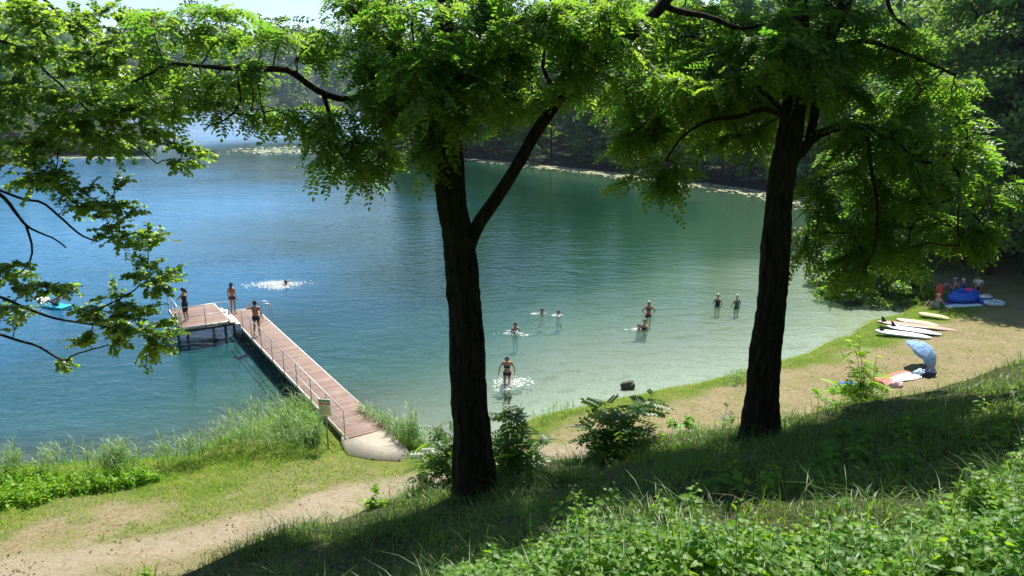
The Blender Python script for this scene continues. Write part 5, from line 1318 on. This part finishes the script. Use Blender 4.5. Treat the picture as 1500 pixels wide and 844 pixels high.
L_ = gr & (xs_ < -1.0); q = Soup(); blades(q, O[L_], rs.uniform(.06, .22, L_.sum()) * (1 + .8 * np.exp(-sd[L_])), rs.uniform(.008, .018, L_.sum()), .7, rs)
tag(q.build('lush_grass', M['lush']), 'bright lush grass along the left shore', 'grass', kind='stuff')
R2 = gr & (xs_ >= -1.0); q = Soup(); blades(q, O[R2], rs.uniform(.05, .16, R2.sum()), rs.uniform(.008, .016, R2.sum()), .8, rs)
tag(q.build('shore_grass', M['lush']), 'thin strip of grass along the right shore', 'grass', kind='stuff')
Dm = (~gr) & (bmk < .4) & ~land & (rs.random(len(g)) < np.where(onp, .06, .42) * np.clip((fbm(xs_ * 1.1, ys_ * 1.1, 77, 3) - .2) * 2.2, .1, 1)) & (sd < 11)
q = Soup(); blades(q, O[Dm], rs.uniform(.025, .08, Dm.sum()), rs.uniform(.008, .018, Dm.sum()), 1.1, rs)
tag(q.build('dry_grass', M['dry']), 'short dry grass on the beach', 'grass', kind='stuff'); print('turf', L_.sum(), R2.sum(), Dm.sum())
# reeds
q = Soup()
def reedbed(poly, n, h0, h1, wd_=.02):
    P = raypts(poly, n); P[:, 2] = np.maximum(P[:, 2], -.4) - .02
    hh = rs.uniform(h0, h1, n); blades(q, P, hh, rs.uniform(.006, .010, n), .12, rs)
    for k in range(4):                       # leaves up the stem
        m_ = rs.random(n) < .85; t = rs.uniform(.35, .95, m_.sum()); O_ = P[m_] + np.array([0, 0, 1.0]) * (hh[m_] * t * .9)[:, None]
        blades(q, O_, rs.uniform(.22, .5, m_.sum()) * (h1 / 1.5), rs.uniform(wd_ * .7, wd_ * 1.3, m_.sum()), 1.0, rs)
reedbed([(305, 662), (330, 632), (385, 608), (448, 602), (474, 640), (474, 668), (400, 668)], 500, .6, 1.5)
reedbed([(520, 604), (545, 606), (600, 630), (628, 652), (590, 650)], 420, .5, 1.1)
reedbed([(597, 640), (612, 640), (612, 650), (597, 650)], 22, 1.2, 1.7)
for px, py, n in [(20, 690, 70), (70, 690, 40), (100, 688, 26), (168, 690, 110), (190, 684, 60), (240, 676, 36), (262, 674, 30), (290, 668, 60), (135, 690, 30), (820, 596, 26), (845, 592, 12), (790, 606, 22), (1075, 552, 60), (1095, 550, 40)]:
    reedbed([(px - 16, py - 8), (px + 16, py - 8), (px + 16, py + 8), (px - 16, py + 8)], n, *((.6, 1.35) if px < 400 else (.3, .6)))
tag(q.build('reeds', M['reed']), 'grey green reeds standing at the water edge', 'reeds', kind='stuff')
# leafy herbs: nettles in front, weeds on the left shore
def herbs(P, h0, h1, ls, q, stem, rs, tiers=7):
    for p in P:
        h = rs.uniform(h0, h1); lean = rs.normal(0, .13, 2); top = p + np.array([lean[0] * h, lean[1] * h, h]); S = spline([p - [0, 0, .03], p + np.array([lean[0] * h * .3, lean[1] * h * .3, h * .5]), top], 6)
        tube(stem, S, np.linspace(.0042, .002, 6), 4, cap=False)
        a0 = rs.uniform(0, 6.28); O, X, Z, C = [], [], [], []
        for k in range(tiers):
            t = .25 + .75 * k / (tiers - 1); c = p + (top - p) * t; a0 += math.pi / 2 + rs.normal(0, .2); sc = ls * (1.0 - .62 * max(0, (t - .55) / .45)) * rs.uniform(.75, 1.15)
            for sg_ in (0, math.pi):
                a = a0 + sg_; el = rs.normal(.12 + .35 * (t > .85), .2); d = np.array([math.cos(a) * math.cos(el), math.sin(a) * math.cos(el), math.sin(el)])
                O.append(c + d * .015); X.append(d + [0, 0, -.12]); Z.append(np.array([0, 0, 1.0]) + rs.normal(0, .36, 3)); C.append(sc)
        scatter(q, NET_T, NET_F, np.array(O), np.array(X), np.array(Z), np.array(C), np.clip(rs.random() * .7 + rs.random(len(O)) * .3, 0, 1))
q = Soup(); st = Soup()
x = rs.uniform(-1.5, 6.5, 5200); y = rs.uniform(2.4, 8.0, 5200); P = np.stack([x, y, ground(x, y)], 1); pr = proj(P)
k = inpoly(pr, NETP) & (fbm(x * 1.3, y * 1.3, 51, 3) > .33); P = P[k]; print('nettles', len(P)); P = P[:820]; nh = fbm(P[:, 0] * 1.9, P[:, 1] * 1.9, 91, 3)
for lo_, hi_, a_, b_ in ((0, .42, .10, .26), (.42, .52, .18, .40), (.52, 1, .28, .60)): herbs(P[(nh >= lo_) & (nh < hi_)], a_ * .8, b_ * .78, .082, q, st, rs)
x = rs.uniform(-1.0, 7.5, 500); y = rs.uniform(5, 10.0, 500); P = np.stack([x, y, ground(x, y)], 1); pr = proj(P); k = inpoly(pr, [(700, 850), (800, 740), (1000, 720), (1250, 640), (1500, 600), (1540, 720), (1100, 790)])
herbs(P[k][:110], .12, .3, .09, q, st, rs, 5)
q.f += [f for f in []]; no = q.build('nettles', M['nettle']); tag(no, 'patch of nettles in the sunlit foreground', 'nettles', kind='stuff')
so_ = st.build('stems', M['reed'], no)
x = rs.uniform(-1.5, 6.5, 60000); y = rs.uniform(2.4, 8.0, 60000); P = np.stack([x, y, ground(x, y)], 1); pr = proj(P); k = inpoly(pr, NETP) & (fbm(x * 1.6, y * 1.6, 71, 3) > .44); P = P[k][:22000]
q = Soup(); blades(q, P, rs.uniform(.12, .34, len(P)), rs.uniform(.004, .009, len(P)), .9, rs, rs.random(len(P)) * .92); tag(q.build('tall_grass', M['grass']), 'tall grass blades growing among the nettles', 'grass', kind='stuff')
q = Soup(); st = Soup(); P = raypts([(-30, 700), (40, 690), (140, 700), (215, 690), (232, 700), (190, 712), (140, 722), (100, 718), (60, 740), (-30, 750)], 430)
herbs(P[::2], .15, .38, .13, q, st, rs, 6); herbs(P[1::2], .3, .65, .15, q, st, rs, 6)
P = raypts([(395, 612), (450, 606), (470, 640), (455, 650)], 90); herbs(P, .5, 1.0, .15, q, st, rs, 7)
wo2 = q.build('shore_weeds', M['lush']); tag(wo2, 'bright leafy weeds overgrowing the left shore', 'weeds', kind='stuff'); st.build('stems', M['reed'], wo2)

# ------------------------------------------------------------------ young locust plants and shrubs
def sapling(label, foot, tips, leafL, lm, seed, n_leaf=9, cat='young tree', name='locust_sapling', T=None, F=None, stemr=.012, side=3, spread=.3, t0=.2, rise=.35):
    rs = np.random.default_rng(seed); f = np.array([foot[0], foot[1], gz(foot[0], foot[1]) - .05]); root = empty(name, f); tag(root, label, cat)
    st = Soup(); lv = []
    for tip in tips:
        tip = np.asarray(tip, float); m_ = f + (tip - f) * .5 + rs.normal(0, .04, 3) + (np.array([f[0], f[1], tip[2]]) - tip) * .22; m_[2] = f[2] + (tip[2] - f[2]) * .6
        S = spline([f + rs.normal(0, .02, 3) * [1, 1, 0], m_, tip], 14); tube(st, S - f, np.linspace(stemr, .002, 14), 6)
        def put(S2, n):
            tt = np.linspace(t0, 1, n); ii = np.minimum((tt * (len(S2) - 1)).astype(int), len(S2) - 2); O = S2[ii]
            a = np.arange(n) * 2.4 + rs.uniform(0, 6); X = np.stack([np.cos(a), np.sin(a), np.full(n, rise) + rs.normal(0, .25, n)], 1)
            lv.append((O, X, np.array([0, 0, 1.0]) + rs.normal(0, .3, (n, 3)), leafL * rs.uniform(.65, 1.15, n) * np.interp(tt, [0, .7, 1], [1, 1, .55])))
        put(S, n_leaf)
        for k in range(side):
            i = int(rs.integers(4, 12)); a = rs.uniform(0, 6.28); e = S[i] + np.array([math.cos(a) * spread, math.sin(a) * spread, spread * rs.uniform(.2, .9)]) * rs.uniform(.6, 1.1)
            S2 = spline([S[i], (S[i] + e) / 2 + [0, 0, .03], e], 6); tube(st, S2 - f, np.linspace(stemr * .5, .0015, 6), 4, cap=False); put(S2, max(4, n_leaf * 2 // 3))
    st.build('stem', M['twig'], root, True)
    q = Soup(); O, X, Z, C = [np.concatenate([l[k] for l in lv]) for k in range(4)]
    scatter(q, SAP_T if T is None else T, SAP_F if F is None else F, O - f, X, Z, C); q.build('foliage', lm, root); return root
SAP_T = np.array(SAP_T); SAP_T[:, 1] *= 1.0
def widecomp(cv=.22):
    V = []; F = []
    for k in range(5):
        t = .16 + .8 * k / 5; z = -cv * t * t
        for sgn in (1, -1):
            n = len(V); V += leaflet(t, 0, sgn * R(64), .29, .155, z); F += [(n, n + 1, n + 2, n + 3), (n, n + 3, n + 4, n + 5)]
    n = len(V); V += leaflet(.95, 0, 0, .24, .13, -cv); F += [(n, n + 1, n + 2, n + 3), (n, n + 3, n + 4, n + 5)]
    n = len(V); V += [(0, .012, 0), (0, -.012, 0), (.96, -.008, -cv), (.96, .008, -cv)]; F.append((n, n + 1, n + 2, n + 3))
    return np.array(V), np.array(F)
SAP_T, SAP_F = widecomp()
def tips(pts, y): return [D(p[0], p[1], p[2] if len(p) > 2 else y) for p in pts]
r_ = lambda px, py, y: D(px, py, y)
sapling('dark leaved locust sapling standing alone between the two big trunks', r_(905, 745, 8.7), tips([(962, 572, 9.0), (893, 612, 9.1), (866, 600), (848, 640, 8.7), (835, 680), (965, 625), (972, 660, 8.7), (925, 605), (860, 625), (940, 595), (845, 715, 8.5), (968, 695, 8.5), (900, 680, 8.5), (890, 650, 8.6), (930, 670, 8.7), (865, 690, 8.6), (945, 700, 8.4), (880, 715, 8.3)], 8.9), .34, M['robinia'], 1, 5, side=2, spread=.3, t0=.42, rise=.12)
sapling('thin locust sapling close to the right side of the left trunk', r_(742, 722, 8.4), tips([(747, 570), (735, 582), (765, 588), (752, 600, 8.4), (738, 640), (770, 630)], 8.4), .34, M['robinia'], 2, 5, side=1, spread=.25, t0=.4, rise=.05)
sapling('straggly low locust sapling hugging the left side of the left trunk', r_(668, 735, 8.3), tips([(618, 635), (608, 680), (640, 650), (658, 625), (640, 690, 8.2), (612, 712, 8.2), (625, 660), (650, 700, 8.1), (632, 620)], 8.4), .29, M['robinia'], 3, 4, side=2, spread=.3, t0=.4, rise=.1)
sapling('straggly low locust sapling spreading from the right side of the left trunk', r_(738, 738, 8.2), tips([(795, 640), (805, 685), (772, 630), (760, 670, 8.2), (790, 705, 8.2), (745, 690, 8.1), (775, 715, 8.1), (800, 660)], 8.3), .30, M['robinia'], 4, 4, side=2, spread=.3, t0=.4, rise=.1)
sapling('tall sunlit locust sapling beside the blue towel heap', r_(1262, 605, 13.0), tips([(1256, 480), (1230, 512), (1285, 512), (1236, 540), (1284, 545), (1262, 515, 12.8), (1222, 555), (1300, 558), (1250, 500, 12.9), (1270, 530, 12.9)], 13.0), .36, M['lush'], 5, 7, side=2, spread=.35, t0=.25, rise=.12)
sapling('low sunlit leafy shrub in front of the blue towel heap', r_(1228, 612, 13.4), tips([(1190, 570), (1210, 560), (1235, 568), (1250, 580), (1270, 590), (1200, 590, 13.2), (1225, 590, 13.1)], 13.4), .13, M['lush'], 6, 10, 'shrub', 'leafy_shrub', NET_T, NET_F, .008, 4, .25)
sapling('yellow green shrub on the bank left of the right trunk', r_(1005, 672, 10.2), tips([(985, 612), (1005, 605), (1025, 615), (970, 640), (1035, 640), (1000, 630, 10), (1020, 650, 9.9), (985, 650, 9.9)], 10.2), .11, M['lush'], 7, 11, 'shrub', 'leafy_shrub', NET_T, NET_F, .007, 5, .2)
sapling('spindly herb with few leaves close by the right trunk', r_(1062, 650, 9.6), tips([(1068, 590), (1052, 612), (1078, 610)], 9.6), .16, M['robinia'], 8, 6, 'herb', 'tall_herb', None, None, .006, 1, .15)
sapling('small pale herb on the crest left of the left trunk', r_(552, 752, 7.6), tips([(556, 715), (540, 735), (570, 735)], 7.6), .10, M['lush'], 9, 6, 'herb', 'tall_herb', NET_T, NET_F, .005, 2, .1)
sapling('small yellow green seedling on the path at the lower left', r_(216, 848, 14.6), tips([(216, 806), (205, 815), (228, 818)], 14.6), .13, M['lush'], 10, 6, 'herb', 'tall_herb', NET_T, NET_F, .006, 2, .12)
# bushes at the far end of the beach
for k, (px, py, h, cr, n, lm, lab) in enumerate([(1242, 440, 2.2, 1.6, 5000, 'alder', 'dense dark bush at the water edge behind the sand spit, left of its twin'), (1292, 432, 2.6, 1.9, 5600, 'alder', 'dense dark bush at the water edge, nearer the seated person'), (1346, 432, 1.5, 1.0, 2600, 'lush', 'yellow green bush in sun beside the person in red'), (1222, 420, 2.4, 1.7, 4200, 'alder', 'dark bush farthest left along the right shore')]):
    c = onbeach(px, py); r = empty('bush', (c[0], c[1], gz(c[0], c[1]) - .1)); tag(r, lab, 'bush')
    crown_mesh('foliage', None, h, cr, 40, n, .16, 300 + k, .02, .45).build('foliage', M[lm], r); q = Soup(); rs3 = np.random.default_rng(k)
    for j in range(6): a = rs3.uniform(0, 6.28); tube(q, [(0, 0, -.1), (.3 * cr * math.cos(a), .3 * cr * math.sin(a), h * .4), (.6 * cr * math.cos(a), .6 * cr * math.sin(a), h * .75)], [.03, .02, .008], 5)
    q.build('stem', M['twig'], r)
# litter on the beach
P = np.stack([rs.uniform(-22, 26, 40000), rs.uniform(13, 38, 40000)], 1); sd = shore_dist(P[:, 0], P[:, 1]); k = (sd > .6) & (sd < 11) & (bank_mask(P[:, 0], P[:, 1]) < .4) & (rs.random(len(P)) < .1 + .5 * (fbm(P[:, 0] * .8, P[:, 1] * .8, 88, 3) > .5)); P = P[k][:6500]
O = np.stack([P[:, 0], P[:, 1], ground(P[:, 0], P[:, 1]) + .012], 1); n = len(O); h = rs.uniform(0, 6.28, n); q = Soup()
scatter(q, ALD_T, ALD_F, O, np.stack([np.cos(h), np.sin(h), rs.normal(0, .15, n)], 1), np.stack([rs.normal(0, .35, n), rs.normal(0, .35, n), np.ones(n)], 1), rs.uniform(.02, .07, n))
M['litter'] = leafmat('dead_leaf', (.05, .035, .02), (.16, .11, .055), (.06, .04, .02), (.14, .10, .04), .2, .02)
tag(q.build('leaf_litter', M['litter']), 'brown leaf litter and twig bits strewn over the beach', 'litter', kind='stuff')
# no shore tree is built, so the path has no dappled shade
print('script done')
